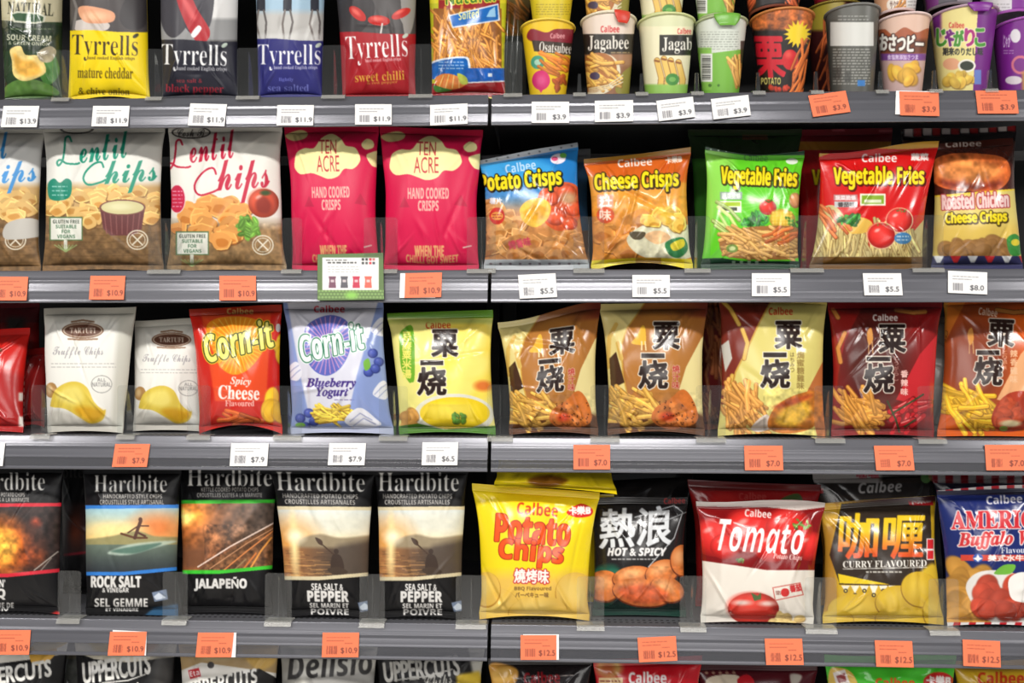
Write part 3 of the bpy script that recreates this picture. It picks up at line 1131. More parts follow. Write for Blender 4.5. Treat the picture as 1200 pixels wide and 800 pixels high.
make_bag('dim brown bag standing behind the potato sticks and yellow cup', q, 0, A, G0, seed=8, yb=.19, yt=.21, step=.002)

# ------------------------------------------------------------------ top row: cups
GC = 'snack cups on the top shelf'


def cart(x0, y0, x1, y1, base, seed):
    return Art(x0 - 8, y0 - 8, x1 + 8, y1 + 8, base, seed)


UP = 0.0


def stack_lift(row, rim_py, y=.065):
    return float(at(700, rim_py, y)[2]) + .0015


A = cart(605, 25, 680, 115, (240, 200, 34), 11)
A.blob([(622, 34), (640, 38), (652, 34), (676, 36), (676, 50), (622, 48)], (140, 34, 50))
A.text('Calbee', 645, 39, 662, 45, (235, 170, 170), 'b')
A.poly([(623, 47), (676, 51), (676, 66), (626, 60)], (58, 44, 32))
A.text('Osatsubee', 632, 50, 670, 62, (245, 240, 230), 's', rot=4)
A.lines_of_print(640, 62, 668, 66, 1, (200, 170, 120), 1.2)
A.ell(630, 73, 8, 8, (70, 160, 130)).ell(630, 73, 4, 3.5, (170, 215, 190))
A.sticks(642, 66, 672, 86, 9, 26, 5.5, (228, 130, 44), 25, 14)
A.ell(634, 94, 10.5, 11.5, (216, 44, 112)).ell(634, 94, 5, 6, (228, 84, 140), soft=.5)
A.poly([(631, 104), (637, 104), (634, 109)], (216, 44, 112))
A.chips([(650, 90), (662, 104)], 7, 4, (190, 90, 40))
A.done()
make_cup('yellow snack cup with maroon band and magenta circle', (611, 673, 33), (622, 662, 110), 0, A, GC, lid_col=(225, 190, 60), rim_col=(232, 200, 70))
A = cart(610, -90, 690, 40, (222, 200, 44), 12)
A.rect(600, -90, 690, 0, (236, 205, 44)).rect(640, -90, 690, -60, (140, 34, 50)).rect(645, 21, 657, 32, (130, 128, 110)).lines_of_print(628, 4, 668, 18, 5, (150, 130, 40))
A.done()
make_cup('yellow cup stacked on the yellow cup with the maroon band', (614, 676, -46), (626, 668, 31), 0, A, GC, lift=stack_lift(0, 33), lid_col=(225, 190, 60))


def jag(x0, x1, y0, y1, kind, seed):
    A = cart(x0, y0, x1, y1, (150, 104, 72) if kind == 'brown' else (240, 234, 196), seed)
    w = x1 - x0
    if kind == 'brown':
        A.rect(x0 - 8, y0 - 8, x1 + 8, y0 + 16, (232, 214, 198))
        A.text('Calbee', x0 + 22, y0 + 5, x0 + 44, y0 + 13, (206, 40, 44), 'b')
        A.rect(x0 - 8, y0 + 15, x1 + 8, y0 + 39, (42, 36, 30), soft=0)
        A.text('Jagabee', x0 + 7, y0 + 17, x0 + 55, y0 + 37, (240, 234, 222), 's')
        A.lines_of_print(x0 + 34, y0 + 35, x0 + 56, y0 + 38, 1, (190, 170, 120), 1.2)
        A.rect(x0 + 34, y0 + 38, x1 + 5, y0 + 52, (172, 128, 96), soft=2)
        A.blob([(x0 + 48, y0 + 60), (x1 + 4, y0 + 52), (x1 + 4, y1), (x0 + 40, y1)], (150, 142, 62))
        A.ell(x0 + 18, y0 + 62, 28, 24, (234, 222, 192), -30)
        A.ell(x0 + 15, y0 + 60, 27, 22, (176, 110, 54), -30)
        A.sticks(x0 + 2, y0 + 44, x0 + 38, y0 + 74, 22, 22, 5.5, (232, 176, 84), 20, 35)
        A.ell(x0 + 15, y0 + 64, 6, 4.5, (70, 58, 86))
        for k in range(3):
            A.line([(x0 + 8, y1 - 4 + k * 2), (x0 + 30, y1 - 8 + k * 2), (x0 + 48, y1 - 20 + k * 4)], 1.2, (226, 214, 180))
    else:
        A.rect(x0 - 8, y0 - 8, x1 + 8, y0 + 4, (222, 224, 180))
        A.text('Calbee', x0 + 46, y0 + 6, x0 + 62, y0 + 13, (216, 66, 66), 'b')
        A.rect(x0 + 25, y0 + 14, x1 + 12, y0 + 38, (38, 36, 30))
        A.text('Jagabee', x0 + 28, y0 + 17, x0 + 76, y0 + 36, (242, 238, 226), 's')
        for k, (ax, ay) in enumerate(((22, 44), (30, 42), (38, 44), (47, 46))):
            A.line([(x0 + ax, y0 + ay), (x0 + ax + 5, y0 + ay + 20), (x0 + ax + 4, y0 + ay + 30)], 7.5, (160, 110, 50))
            A.line([(x0 + ax, y0 + ay), (x0 + ax + 5, y0 + ay + 20), (x0 + ax + 4, y0 + ay + 30)], 6, (236, 196, 100))
            A.line([(x0 + ax - 2, y0 + ay), (x0 + ax + 2, y0 + ay + 1)], 2.5, (150, 90, 40))
        A.rect(x0, y1 - 8, x1, y1 + 10, (150, 200, 92), soft=1)
        A.ell(x0 + 40, y1 - 14, 8, 7, (70, 140, 60)).ell(x0 + 40, y1 - 14, 4, 3, (120, 180, 90))
    return A.done()


A = jag(682, 745, 25, 108, 'brown', 13)
make_cup('brown snack cup with black name band and a plate of potato sticks', (682, 745, 25), (689, 736, 108), 0, A, GC, tab=(24, .03, .022, (206, 60, 42)), lid_col=(224, 205, 190))
A = jag(680, 743, -58, 24, 'brown', 14)
make_cup('brown cup stacked on the brown cup with the red tab', (680, 743, -56), (688, 736, 24), 0, A, GC, lift=stack_lift(0, 25), lid_col=(224, 205, 190))
A = jag(748, 813, 27, 107, 'cream', 15)
make_cup('cream snack cup with black name band and green foot', (748, 813, 27), (757, 804, 107), 0, A, GC, lid_col=(228, 228, 190), rim_col=(205, 210, 150))
A = jag(744, 806, -53, 26, 'cream', 16)
make_cup('cream cup stacked on the cream cup with the green foot', (744, 806, -53), (753, 798, 26), 0, A, GC, lift=stack_lift(0, 27), lid_col=(228, 228, 190), rim_col=(205, 210, 150))


def veg(x0, x1, y0, y1, seed):
    A = cart(x0, y0, x1, y1, (122, 184, 66), seed)
    A.poly([(x0 - 8, y0 - 8), (x1 + 8, y0 - 8), (x1 + 8, y0 + 28), (x0 + 20, y0 + 34), (x0 - 8, y0 + 36)], (216, 222, 210))
    A.rect(x0 - 8, y0 + 28, x0 + 18, y1, (140, 196, 84))
    A.lines_of_print(x0 + 5, y0 + 8, x0 + 50, y0 + 31, 8, (130, 134, 124), .8)
    A.rect(x0 + 5, y0 + 35, x0 + 19, y0 + 68, (232, 234, 228))
    for k in range(13):
        A.rect(x0 + 7, y0 + 37.5 + k * 2.25, x0 + 17, y0 + 37.5 + k * 2.25 + (1.3 if k % 3 else .8), (40, 40, 38))
    A.sticks(x0 + 42, y0 + 50, x0 + 54, y0 + 66, 9, 32, 4, (232, 176, 92), 70, 22)
    A.ell(x0 + 16, y1 - 6, 2, 2, (70, 120, 40)).ell(x0 + 26, y1 - 6, 1.6, 1.6, (70, 120, 40))
    A.rect(x1 - 8, y0 + 20, x1 + 4, y0 + 46, (46, 40, 34), a=.8)
    return A.done()


A = veg(816, 876, 28, 106, 17)
make_cup('green snack cup showing its bar code and white ingredients panel', (816, 876, 28), (823, 863, 106), 0, A, GC, lid_col=(190, 205, 170), rim_col=(170, 180, 140), tab=(2, .045, .022, (112, 172, 66)))
A = veg(810, 868, -52, 27, 18)
make_cup('green cup stacked on the green cup with the bar code', (810, 868, -52), (818, 858, 27), 0, A, GC, lift=stack_lift(0, 28), lid_col=(190, 205, 170), rim_col=(170, 180, 140))


def hot(x0, x1, y0, y1, seed):
    A = cart(x0, y0, x1, y1, (30, 22, 20), seed)
    A.rect(x0 - 8, y0 - 8, x1 + 8, y0 + 13, (178, 96, 44), soft=2)
    A.mottle(x0 - 8, y0 - 8, x1 + 8, y0 + 15, .7, 4)
    for k in range(16):
        t = k * math.pi / 8
        A.poly([(x0 + 54 + 17 * math.cos(t), y0 + 18 + 17 * math.sin(t)), (x0 + 54 + 9 * math.cos(t + .3), y0 + 18 + 9 * math.sin(t + .3)), (x0 + 54 + 9 * math.cos(t - .3), y0 + 18 + 9 * math.sin(t - .3))], (240, 206, 34))
    A.ell(x0 + 54, y0 + 18, 10.5, 10.5, (242, 210, 38))
    A.text('栗', x0 + 4, y0 + 22, x0 + 37, y0 + 68, (206, 28, 46), bold=1.7, shear=-.08)
    A.ell(x0 + 45, y0 + 48, 9.5, 12, (204, 30, 38)).ell(x0 + 43, y0 + 42, 4, 4, (228, 80, 70), soft=.6)
    A.sticks(x0 + 50, y0 + 36, x0 + 62, y1, 9, 40, 4.5, (218, 112, 50), 110, 10)
    A.text('POTATO', x0 + 11, y1 - 13, x0 + 34, y1 - 5, (230, 220, 120), 'b')
    A.chips([(x0 + 22, y1 - 3), (x0 + 46, y1 + 1)], 10, 3, (200, 60, 36))
    return A.done()


A = hot(881, 952, 22, 104, 19)
make_cup('black snack cup with red lettering and yellow sunburst', (881, 952, 22), (893, 939, 104), 0, A, GC, lid_col=(150, 70, 40), rim_col=(190, 120, 60))
A = hot(868, 938, -60, 21, 20)
A.rect(860, -70, 950, 30, (44, 26, 22)).sticks(866, -14, 884, 16, 8, 34, 4, (206, 92, 52), 120, 12).sticks(922, -20, 942, 16, 8, 36, 4, (212, 100, 54), 70, 12).rect(886, -40, 920, 22, (38, 32, 32)).done()
make_cup('black cup stacked on the black cup with the yellow sunburst', (868, 944, -60), (878, 934, 21), 0, A, GC, lift=stack_lift(0, 22), lid_col=(150, 70, 40), rim_col=(120, 60, 40))
A = cart(945, 10, 1010, 110, (70, 24, 24), 21)
A.rect(940, 0, 990, 36, (190, 170, 60), soft=2).sticks(955, 30, 985, 100, 16, 40, 4, (206, 100, 50), 100, 14).done()
make_cup('dark red cup with orange sticks behind the grey cup', (945, 1008, 12), (957, 996, 98), 0, A, GC, y=.187, rim_col=(170, 150, 60), lid_col=(150, 70, 40))
A = cart(940, -80, 1010, 12, (176, 36, 44), 22)
A.mottle(940, -80, 1010, 12, .5, 8).rect(958, -80, 990, 12, (190, 40, 60)).done()
make_cup('red cup stacked high behind the grey cup', (946, 1008, -74), (956, 998, 10), 0, A, GC, y=.187, lift=stack_lift(0, 12, .187), rim_col=(150, 60, 60), lid_col=(150, 70, 40))

A = cart(965, 8, 1036, 108, (84, 84, 78), 23)
A.rect(960, 0, 1040, 24, (96, 96, 90), soft=2)
A.lines_of_print(982, 17, 1018, 25, 2, (190, 190, 184), 1.2)
A.rect(973, 26, 1024, 54, (216, 216, 210))
A.lines_of_print(976, 56, 1020, 100, 13, (176, 176, 168), 1.3)
for x0, y0, x1, y1 in ((976, 80, 986, 92), (990, 84, 998, 96)):
    A.rect(x0, y0, x1, y1, (60, 60, 56), .6)
A.rect(1005, 94, 1014, 101, (50, 120, 190))
A.done()
make_cup('grey snack cup turned to its printed back with a blank white sticker', (971, 1031, 15), (973, 1019, 102), 0, A, GC, rim_col=(120, 120, 116), lid_col=(120, 120, 116))

A = cart(1025, 18, 1092, 108, (206, 172, 166), 24)
A.rect(1020, 10, 1095, 40, (226, 190, 170))
A.blob([(1024, 40), (1036, 34), (1046, 40), (1060, 32), (1074, 38), (1090, 34), (1092, 60), (1024, 62)], (172, 92, 58))
A.rect(1024, 46, 1092, 63, (118, 66, 44), soft=2)
A.text('おさつビー', 1031, 41, 1082, 60, (244, 240, 230), bold=.9, rot=3, out=((70, 40, 34), 1.4))
A.rect(1030, 63, 1086, 71, (128, 76, 150))
A.text('食塩無添加さつま', 1040, 64, 1076, 70, (225, 205, 235), bold=.2)
A.chips([(1044, 78), (1072, 98)], 9, 9, (230, 176, 62))
A.done()
make_cup('pinkish brown snack cup with white Japanese lettering and purple strip', (1029, 1088, 25), (1037, 1077, 102), 0, A, GC, rim_col=(225, 200, 196), lid_col=(210, 170, 160))
A = cart(1015, -65, 1085, 24, (222, 168, 130), 25)
A.ell(1050, 6, 11, 9, (240, 228, 214)).text('サクサク', 1043, 1, 1057, 11, (120, 90, 80), bold=.2).sticks(1048, 4, 1066, 22, 5, 24, 3.5, (222, 150, 70), 130, 10).rect(1062, -60, 1090, 30, (214, 210, 206)).lines_of_print(1064, -4, 1076, 20, 6, (120, 116, 116)).done()
make_cup('peach cup with a white circle stacked on the pinkish brown cup', (1020, 1080, -58), (1028, 1070, 24), 0, A, GC, lift=stack_lift(0, 25), rim_col=(225, 200, 196), lid_col=(210, 170, 160))

A = cart(1090, 10, 1170, 106, (236, 222, 146), 26)
A.poly([(1146, 10), (1180, 10), (1180, 110), (1140, 110)], (120, 42, 134))
A.rect(1086, 10, 1103, 44, (110, 40, 124), soft=2)
A.text('Calbee', 1112, 26, 1130, 33, (206, 50, 50), 'b')
for ch, x, c in zip('じゃがりこ', (1098, 1108, 1118, 1131, 1143), ((74, 150, 54), (120, 40, 130), (74, 150, 54), (170, 40, 120), (74, 150, 54))):
    A.text(ch, x, 34 + (x % 3), x + 11, 54, c, bold=1.0, out=((245, 240, 215), .8))
A.text('期来のりだし味', 1105, 56, 1152, 65, (52, 54, 50), bold=.35)
A.ell(1115, 75, 10, 7, (232, 170, 130)).ell(1133, 77, 10.5, 7.5, (236, 232, 220)).ell(1133, 77, 8, 5.5, (48, 56, 44))
A.chips([(1108, 88), (1140, 98)], 10, 7, (224, 186, 78))
A.rect(1142, 82, 1150, 99, (110, 130, 200))
A.done()
make_cup('cream and purple snack cup with colourful Japanese lettering', (1094, 1166, 18), (1103, 1151, 100), 0, A, GC, rim_col=(180, 150, 170), lid_col=(210, 190, 160), tab=(2, .042, .016, (124, 44, 140)))
A = cart(1080, -70, 1150, 18, (96, 88, 96), 27)
A.rect(1075, -80, 1100, 20, (116, 52, 120)).rect(1100, -80, 1160, 20, (84, 80, 88)).rect(1122, -10, 1150, 12, (150, 140, 150)).done()
make_cup('dull grey and purple cup stacked on the cream and purple cup', (1078, 1145, -64), (1086, 1135, 17), 0, A, GC, y=.075, lift=stack_lift(0, 18), rim_col=(120, 110, 120), lid_col=(130, 120, 130))
A = cart(1160, 22, 1232, 104, (126, 36, 142), 28)
A.text('じゃが', 1176, 40, 1184, 56, (220, 200, 230), bold=.3).ell(1190, 42, 6, 8, (236, 232, 236)).ell(1196, 76, 11, 11, (220, 120, 140)).ell(1196, 76, 8, 8, (130, 50, 140)).lines_of_print(1176, 58, 1188, 64, 2, (200, 180, 210)).ell(1188, 94, 10, 5, (235, 225, 230)).rect(1198, 84, 1230, 110, (190, 150, 70), soft=2).done()
make_cup('purple snack cup cut by the right edge of the picture', (1168, 1234, 30), (1174, 1224, 98), 0, A, GC, rim_col=(170, 90, 180), lid_col=(190, 170, 190))
A = cart(1144, -60, 1222, 30, (216, 212, 218), 29)
A.rect(1186, -70, 1240, 40, (128, 40, 146)).lines_of_print(1154, 3, 1184, 26, 6, (140, 136, 140)).done()
make_cup('white and purple cup stacked on the purple cup', (1148, 1216, -54), (1154, 1206, 29), 0, A, GC, lift=stack_lift(0, 30), rim_col=(170, 90, 180), lid_col=(190, 170, 190))

# ------------------------------------------------------------------ second row
G1 = 'bags on the second shelf from the top'


def lentil(A, c, dip):
    A.rect(40, 140, 200, 165, (206, 204, 196), soft=4)
    A.rect(40, 216, 200, 262, (196, 160, 104), soft=4)
    A.rect(40, 248, 200, 330, (126, 96, 62), soft=6)
    A.mottle(40, 250, 200, 330, .35, 5)
    for k in range(6):
        A.line([(45, 264 + k * 9), (120, 268 + k * 8), (198, 262 + k * 9)], .8, (96, 70, 42), .6)
    A.ell(90, 151, 20, 6, (70, 66, 64)).ell(90, 151, 17, 4.5, (206, 204, 196))
    A.shells([(58, 222), (186, 260)], 46, 11, (226, 184, 112))
    if dip:
        A.poly([(117, 244), (170, 244), (166, 268), (156, 276), (130, 276), (121, 268)], (104, 58, 58))
        for k in range(7):
            A.line([(122 + k * 7, 250), (125 + k * 6, 274)], 1, (140, 88, 84))
        A.ell(143.5, 243, 27, 9.5, (120, 74, 66)).ell(143.5, 243, 25, 8, (206, 198, 146)).ell(140, 242, 14, 4, (220, 214, 168), soft=.5)
    lentil_chips(A, c, (67, 160, 94, 194), (92, 157, 151, 188), (97, 190, 124, 216), (122, 187, 184, 226))
    A.blob([(56, 216), (63, 209), (70, 214), (78, 209), (84, 214), (82, 230), (70, 235), (58, 232)], np.clip(np.array(c) * .9 + 6, 0, 255))
    A.lines_of_print(61, 216, 79, 231, 3, (170, 215, 205), 1.4)
    sign(A, 58, 251)
    emblem(A, 161, 281)


def lentil_chips(A, c, bl, be, bc, bh):
    def curve(b, P):
        P = smooth_pts([(b[0] + x * (b[2] - b[0]), b[1] + y * (b[3] - b[1])) for x, y in P], 6)[:-6]
        A.line(P, 2.3, c)
    curve(bl, [(.62, .16), (.52, .0), (.36, .06), (.32, .4), (.24, .8), (.06, 1.0), (.0, .88), (.14, .80), (.45, .93), (1.0, .86)])
    A.text('entil', *be, c, 'sc', rot=-7, bold=.28)
    curve(bc, [(.9, .22), (.78, .0), (.48, .08), (.14, .42), (.03, .75), (.2, 1.0), (.55, .97), (1.02, .74)])
    A.text('hips', *bh, c, 'sc', rot=-4, bold=.3)


def sign(A, x, y):
    A.rect(x, y + 3, x + 39, y + 31, (90, 120, 80)).rect(x + 1.5, y + 4.5, x + 37.5, y + 29.5, (226, 226, 214))
    A.rect(x + 17, y + 30, x + 21, y + 44, (215, 215, 200))
    for k in range(7):
        A.line([(x + 19, y + 44), (x + 6 + k * 4.3, y + 36)], 1, (150, 170, 110))
    for k, s in enumerate(('GLUTEN FREE', 'SUITABLE', 'FOR', 'VEGANS')):
        wd = (31, 24, 10, 21)[k]
        A.text(s, x + 19.5 - wd / 2, y + 6.5 + k * 5.8, x + 19.5 + wd / 2, y + 10.8 + k * 5.8, (70, 110, 80) if k else (60, 70, 60), 'b')


def emblem(A, x, y):
    A.ring(x, y, 12, 11, 1.4, (222, 212, 190)).ring(x, y, 9, 8, .8, (222, 212, 190))
    A.line([(x - 6, y - 6), (x + 6, y + 6)], 1.6, (222, 212, 190)).line([(x - 6, y + 6), (x + 6, y - 6)], 1.6, (222, 212, 190))


qg = [(52, 148), (193, 148), (192, 314), (50, 314)]
A = art_for(qg, (224, 222, 214), 31)
lentil(A, (22, 142, 114), True)
A.done()
make_bag('lentil chips bag with green lettering and a bowl of dip', qg, 1, A, G1, FILM_SATIN, seed=31)
A = art_for(qg, (222, 222, 220), 32)
lentil(A, (54, 140, 206), False)
A.ell(60, 262, 40, 16, (186, 182, 172), -10)
A.blob([(150, 262), (175, 255), (196, 262), (196, 275), (150, 280)], (190, 186, 178))
A.done()
qb = [(-88, 149), (53, 149), (48, 314), (-92, 314)]
make_bag('lentil chips bag with blue lettering at the left end of its shelf', qb, 1, A, G1, FILM_SATIN, seed=32, ref=qg, yb=.042, yt=.068)
q = [(197, 147), (331, 148), (336, 314), (196, 314)]
A = art_for(q, (228, 225, 216), 33)
A.rect(190, 262, 340, 330, (150, 118, 78), soft=8).mottle(190, 262, 340, 330, .35, 5)
A.ell(224, 155, 23, 7.5, (60, 56, 54)).ell(224, 155, 21, 6, (228, 225, 216)).text('Cosh B', 208, 151, 240, 160, (60, 56, 54), 'sc')
A.shells([(210, 236), (286, 284)], 34, 13, (228, 158, 84))
A.ball(309, 238, 18, 17, (196, 70, 40)).blob([(300, 236), (310, 230), (318, 240), (314, 250), (302, 248)], (120, 40, 34), .7, 2).ell(311, 226, 6, 3, (60, 80, 40), soft=.4)
A.leaves(292, 266, 11, 12, 34, (104, 152, 60))
lentil_chips(A, (192, 26, 62), (197, 164, 224, 198), (221, 155, 276, 188), (227, 197, 256, 228), (254, 186, 316, 238))
A.ell(207.5, 233, 10, 17, (230, 205, 205)).ell(207.5, 233, 9, 16, (196, 26, 70))
A.lines_of_print(202, 222, 214, 244, 5, (232, 170, 190), 1.2)
sign(A, 206, 268)
emblem(A, 308, 287)
A.done()
make_bag('lentil chips bag with crimson lettering and a tomato', q, 1, A, G1, FILM_SATIN, seed=33)

qa = [(445, 149), (566, 152), (561, 314), (450, 314)]
A = art_for(qa, (212, 24, 76), 34)
CR, IN = (244, 234, 166), (188, 52, 62)
A.rect(430, 140, 580, 160, (186, 26, 60), soft=6)
A.blob([(457, 190), (460, 180), (470, 175), (482, 175), (492, 164), (505, 159), (517, 165), (523, 173), (535, 176), (541, 187), (539, 194), (531, 200), (520, 200), (512, 208), (500, 211), (488, 207), (478, 204), (464, 205), (457, 198)], CR)
A.blob([(446, 160), (458, 155), (468, 154), (475, 158), (470, 164), (455, 166)], (206, 190, 130))
A.blob([(543, 172), (550, 166), (558, 169), (558, 176), (548, 178)], CR)
A.blob([(549, 186), (554, 182), (566, 181), (566, 197), (556, 197)], CR)
A.text('TEN', 489, 166, 511, 182, IN, '', rot=2, bold=.05).text('ACRE', 485, 184, 514, 203, IN, '', bold=.1)
A.text('HAND COOKED', 478, 220, 526, 233, (240, 172, 158), bold=.3).text('CRISPS', 490, 235, 514, 247, (240, 172, 158), bold=.3)
A.text('WHEN THE', 486, 288, 520, 300, (232, 166, 112), bold=.35).text('CHILLI GOT SWEET', 476, 300, 537, 309, (220, 150, 100), bold=.3, arc=-2)
A.poly([(468, 243), (474, 230), (480, 243)], (186, 22, 66)).poly([(532, 240), (540, 228), (548, 242)], (188, 22, 66))
A.line([(543, 290), (552, 288)], 1.6, (230, 190, 180))
A.done()
make_bag('pink crisp bag with cream cloud beside the blue potato crisps bag', qa, 1, A, G1, FILM_SATIN, seed=34)
qa2 = [(333, 148), (444, 148), (444, 314), (343, 314)]
make_bag('pink crisp bag with cream cloud behind the green promotional card', qa2, 1, A, G1, FILM_SATIN, seed=35, ref=qa)

YEL = (246, 222, 34)
q = [(562, 187), (677, 167), (691, 313), (567, 313)]
A = art_for(q, (70, 140, 200), 36)
A.poly([(555, 190), (690, 160), (690, 215), (555, 225)], (36, 124, 196))
A.blob([(560, 190), (620, 185), (650, 200), (600, 220), (560, 215)], (64, 160, 222), soft=4)
A.rect(555, 240, 700, 320, (196, 132, 74), soft=10)
A.shells([(572, 234), (612, 300)], 22, 12, (206, 152, 92))
A.shells([(600, 276), (690, 304)], 22, 12, (198, 138, 78))
A.blob([(632, 226), (650, 214), (676, 218), (682, 250), (660, 270), (642, 264), (632, 246)], (216, 92, 52))
for x, y, r in ((645, 232, 11), (664, 226, 12), (672, 244, 11), (652, 254, 12), (668, 262, 9)):
    A.ball(x, y, r, r * .85, (212, 82, 48))
A.ell(666, 232, 9, 7, (196, 150, 110), soft=.4)
A.blob([(609, 246), (618, 235), (634, 232), (645, 240), (642, 256), (628, 266), (614, 260)], (240, 190, 74))
A.blob([(613, 250), (628, 240), (640, 246), (630, 258)], (222, 160, 42), soft=1.5)
A.ell(582.5, 253, 9, 10, (196, 50, 40)).ell(582.5, 253, 7, 5, (226, 150, 70)).lines_of_print(577, 250, 588, 256, 2, (150, 30, 30), 1.2)
A.text('薯片', 574, 232, 588, 239, (225, 230, 235), bold=.4)
A.text('烤香味', 596, 280, 622, 290, (196, 70, 84), bold=.5, rot=-12)
A.text('Calbee', 592, 190, 628, 201, (190, 220, 245), 'b', rot=-9)
A.ell(654, 186, 9, 6, (240, 230, 240), -8).ell(650, 186, 4, 2.5, (220, 90, 130)).ell(660, 182, 4, 3, (110, 180, 80))
A.text('Potato Crisps', 563, 200, 658, 226, YEL, 'b', rot=-5, bold=.5, out=((40, 40, 20), 1.4), shadow=((30, 30, 20), 1, 1.2))
A.poly([(555, 182), (690, 158), (690, 170), (555, 194)], (176, 184, 192))
for k in range(9):
    A.ell(570 + k * 12.5, 188.5 - k * 2.2, 1.4, 1, (90, 96, 104))
A.rect(555, 304, 700, 320, (186, 190, 194))
for k in range(10):
    A.ell(575 + k * 11.5, 309, 1.8, 1.2, (120, 100, 110))
A.mottle(560, 230, 690, 303, .2, 5).done()
make_bag('blue bag of potato crisps with silver seal', q, 1, A, G1, seed=36, crease=1.4, pinch=.07)
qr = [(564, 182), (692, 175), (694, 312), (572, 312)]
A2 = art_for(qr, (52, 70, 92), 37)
A2.rect(550, 165, 700, 190, (150, 152, 156)).rect(550, 190, 700, 320, (60, 100, 140)).rect(550, 270, 700, 320, (120, 80, 50)).done()  # rear copy in darker tones, the shade between rows put into the print
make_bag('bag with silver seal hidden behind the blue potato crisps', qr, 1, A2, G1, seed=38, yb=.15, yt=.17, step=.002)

q = [(684, 187), (809, 173), (812, 310), (693, 312)]
A = art_for(q, (222, 142, 50), 39)
A.poly([(680, 180), (815, 170), (815, 215), (680, 205)], (214, 100, 34))
A.blob([(690, 215), (760, 222), (812, 215), (812, 250), (740, 250), (690, 245)], (232, 160, 62), soft=5)
A.shells([(704, 250), (756, 296)], 18, 15, (216, 144, 68))
A.blob([(735, 278), (760, 262), (800, 262), (812, 270), (812, 300), (770, 304), (745, 296)], (222, 218, 186))
A.shells([(756, 246), (804, 264)], 11, 10, (238, 194, 88))
A.blob([(755, 276), (772, 270), (786, 278), (770, 286)], (236, 190, 140)).blob([(738, 272), (756, 272), (752, 280), (742, 280)], (90, 80, 60))
A.ell(782, 255, 9, 7, (226, 182, 60))
A.blob([(780, 284), (800, 278), (806, 292), (796, 302), (784, 298)], (54, 128, 76)).blob([(786, 286), (800, 280), (802, 288), (790, 294)], (226, 208, 60))
A.rect(700, 228, 719, 244, (222, 170, 160), .8).text('芝士', 702, 230, 717, 242, (250, 240, 235), bold=.5)
A.ell(709.5, 252, 10.5, 9.5, (206, 84, 48)).text('味', 703, 246, 716, 258, (244, 210, 190), bold=.4)
A.text('Calbee', 724, 185, 764, 195, (246, 232, 220), 'b', rot=-4)
A.text('卡樂B', 780, 183, 799, 191, (244, 226, 210), bold=.4, rot=-6)
A.text('Cheese Crisps', 697, 201, 795, 226, YEL, 'b', rot=-3, bold=.5, out=((74, 56, 18), 1.4), shadow=((60, 40, 16), 1, 1.2))
A.poly([(680, 183), (815, 168), (815, 178), (680, 192)], (170, 122, 40))
A.poly([(680, 306), (745, 302), (745, 320), (680, 320)], (236, 214, 36)).poly([(775, 302), (820, 304), (820, 320), (775, 320)], (236, 214, 36)).rect(745, 302, 775, 320, (196, 150, 40))
A.mottle(690, 230, 812, 303, .2, 6).done()
make_bag('orange bag of cheese crisps with shiny folds', q, 1, A, G1, seed=40, crease=2.2, arch=.015, pinch=.075)
qr = [(700, 198), (822, 196), (815, 312), (705, 312)]
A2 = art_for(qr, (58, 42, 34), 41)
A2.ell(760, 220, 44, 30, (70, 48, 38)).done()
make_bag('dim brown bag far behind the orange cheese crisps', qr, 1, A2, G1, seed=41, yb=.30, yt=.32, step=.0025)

qv = [(826, 171), (943, 177), (936, 309), (821, 308)]
A = art_for(qv, (100, 206, 40), 42)
A.blob([(826, 175), (860, 190), (840, 250), (822, 300)], (150, 226, 90), soft=6)
A.text('Calbee', 872, 181, 900, 189, (70, 150, 40), 'b', rot=3)
A.ell(928, 189, 7, 3.5, (225, 235, 215))
for k in range(26):
    t = k * .2416
    A.line([(900, 238), (900 + 40 * math.cos(t), 238 + 28 * math.sin(t))], .7, (150, 222, 100), .6)
A.rect(844, 225, 870, 234, (150, 168, 158)).text('蔬菜脆條', 846, 226, 868, 233, (230, 238, 230), bold=.3)
A.rect(842, 235.5, 869, 249, (240, 244, 220)).rect(843.5, 237, 867.5, 241.5, (170, 200, 40)).rect(846, 243, 864, 247, (60, 70, 50))
A.sticks(828, 240, 860, 275, 5, 34, 5, (196, 222, 130), 40, 12)
A.leaves(886, 258, 14, 9, 30, (60, 136, 58))
A.ball(900, 243, 10, 9, (206, 52, 44)).line([(897, 235), (901, 237), (905, 234)], 1.4, (60, 110, 40))
A.ball(917, 257, 15, 12, (226, 180, 58), .2).leaves(930, 262, 8, 10, 6, (70, 140, 50))
for k in range(30):
    A.ell(906 + (k % 6) * 4.2, 249 + (k // 6) * 4, 1.6, 1.5, (246, 214, 104), a=.7)
A.ball(932, 235, 7, 9, (200, 140, 90), .2)
A.blob([(844, 280), (860, 270), (890, 265), (936, 268), (938, 300), (900, 304), (860, 302), (846, 296)], (166, 112, 60))
A.sticks(856, 272, 930, 298, 55, 30, 5, (216, 166, 96), 10, 30)
A.sticks(900, 266, 928, 280, 4, 22, 5, (226, 120, 62), 160, 10)
A.ell(858, 291, 7, 5, (120, 150, 70)).ell(858, 291, 4, 2.5, (206, 220, 150))
A.text('Vegetable Fries', 845, 196, 934, 223, YEL, 'b', rot=2.5, bold=.5, out=((70, 60, 16), 1.4), shadow=((50, 60, 16), 1, 1.3))
A.poly([(815, 164), (880, 174), (950, 168), (950, 182), (900, 182), (880, 183), (860, 180), (815, 174)], (26, 66, 40))
for k in range(12):
    A.ell(833 + k * 9, 174 + 2.2 * math.sin(k * .55) + 1, 1.3, 1, (190, 215, 190))
A.poly([(815, 303), (845, 302), (870, 306), (950, 306), (950, 318), (815, 318)], (24, 62, 40))
for k in range(4):
    A.rect(858 + k * 9, 306, 862 + k * 9, 309, (180, 210, 180))
A.done()
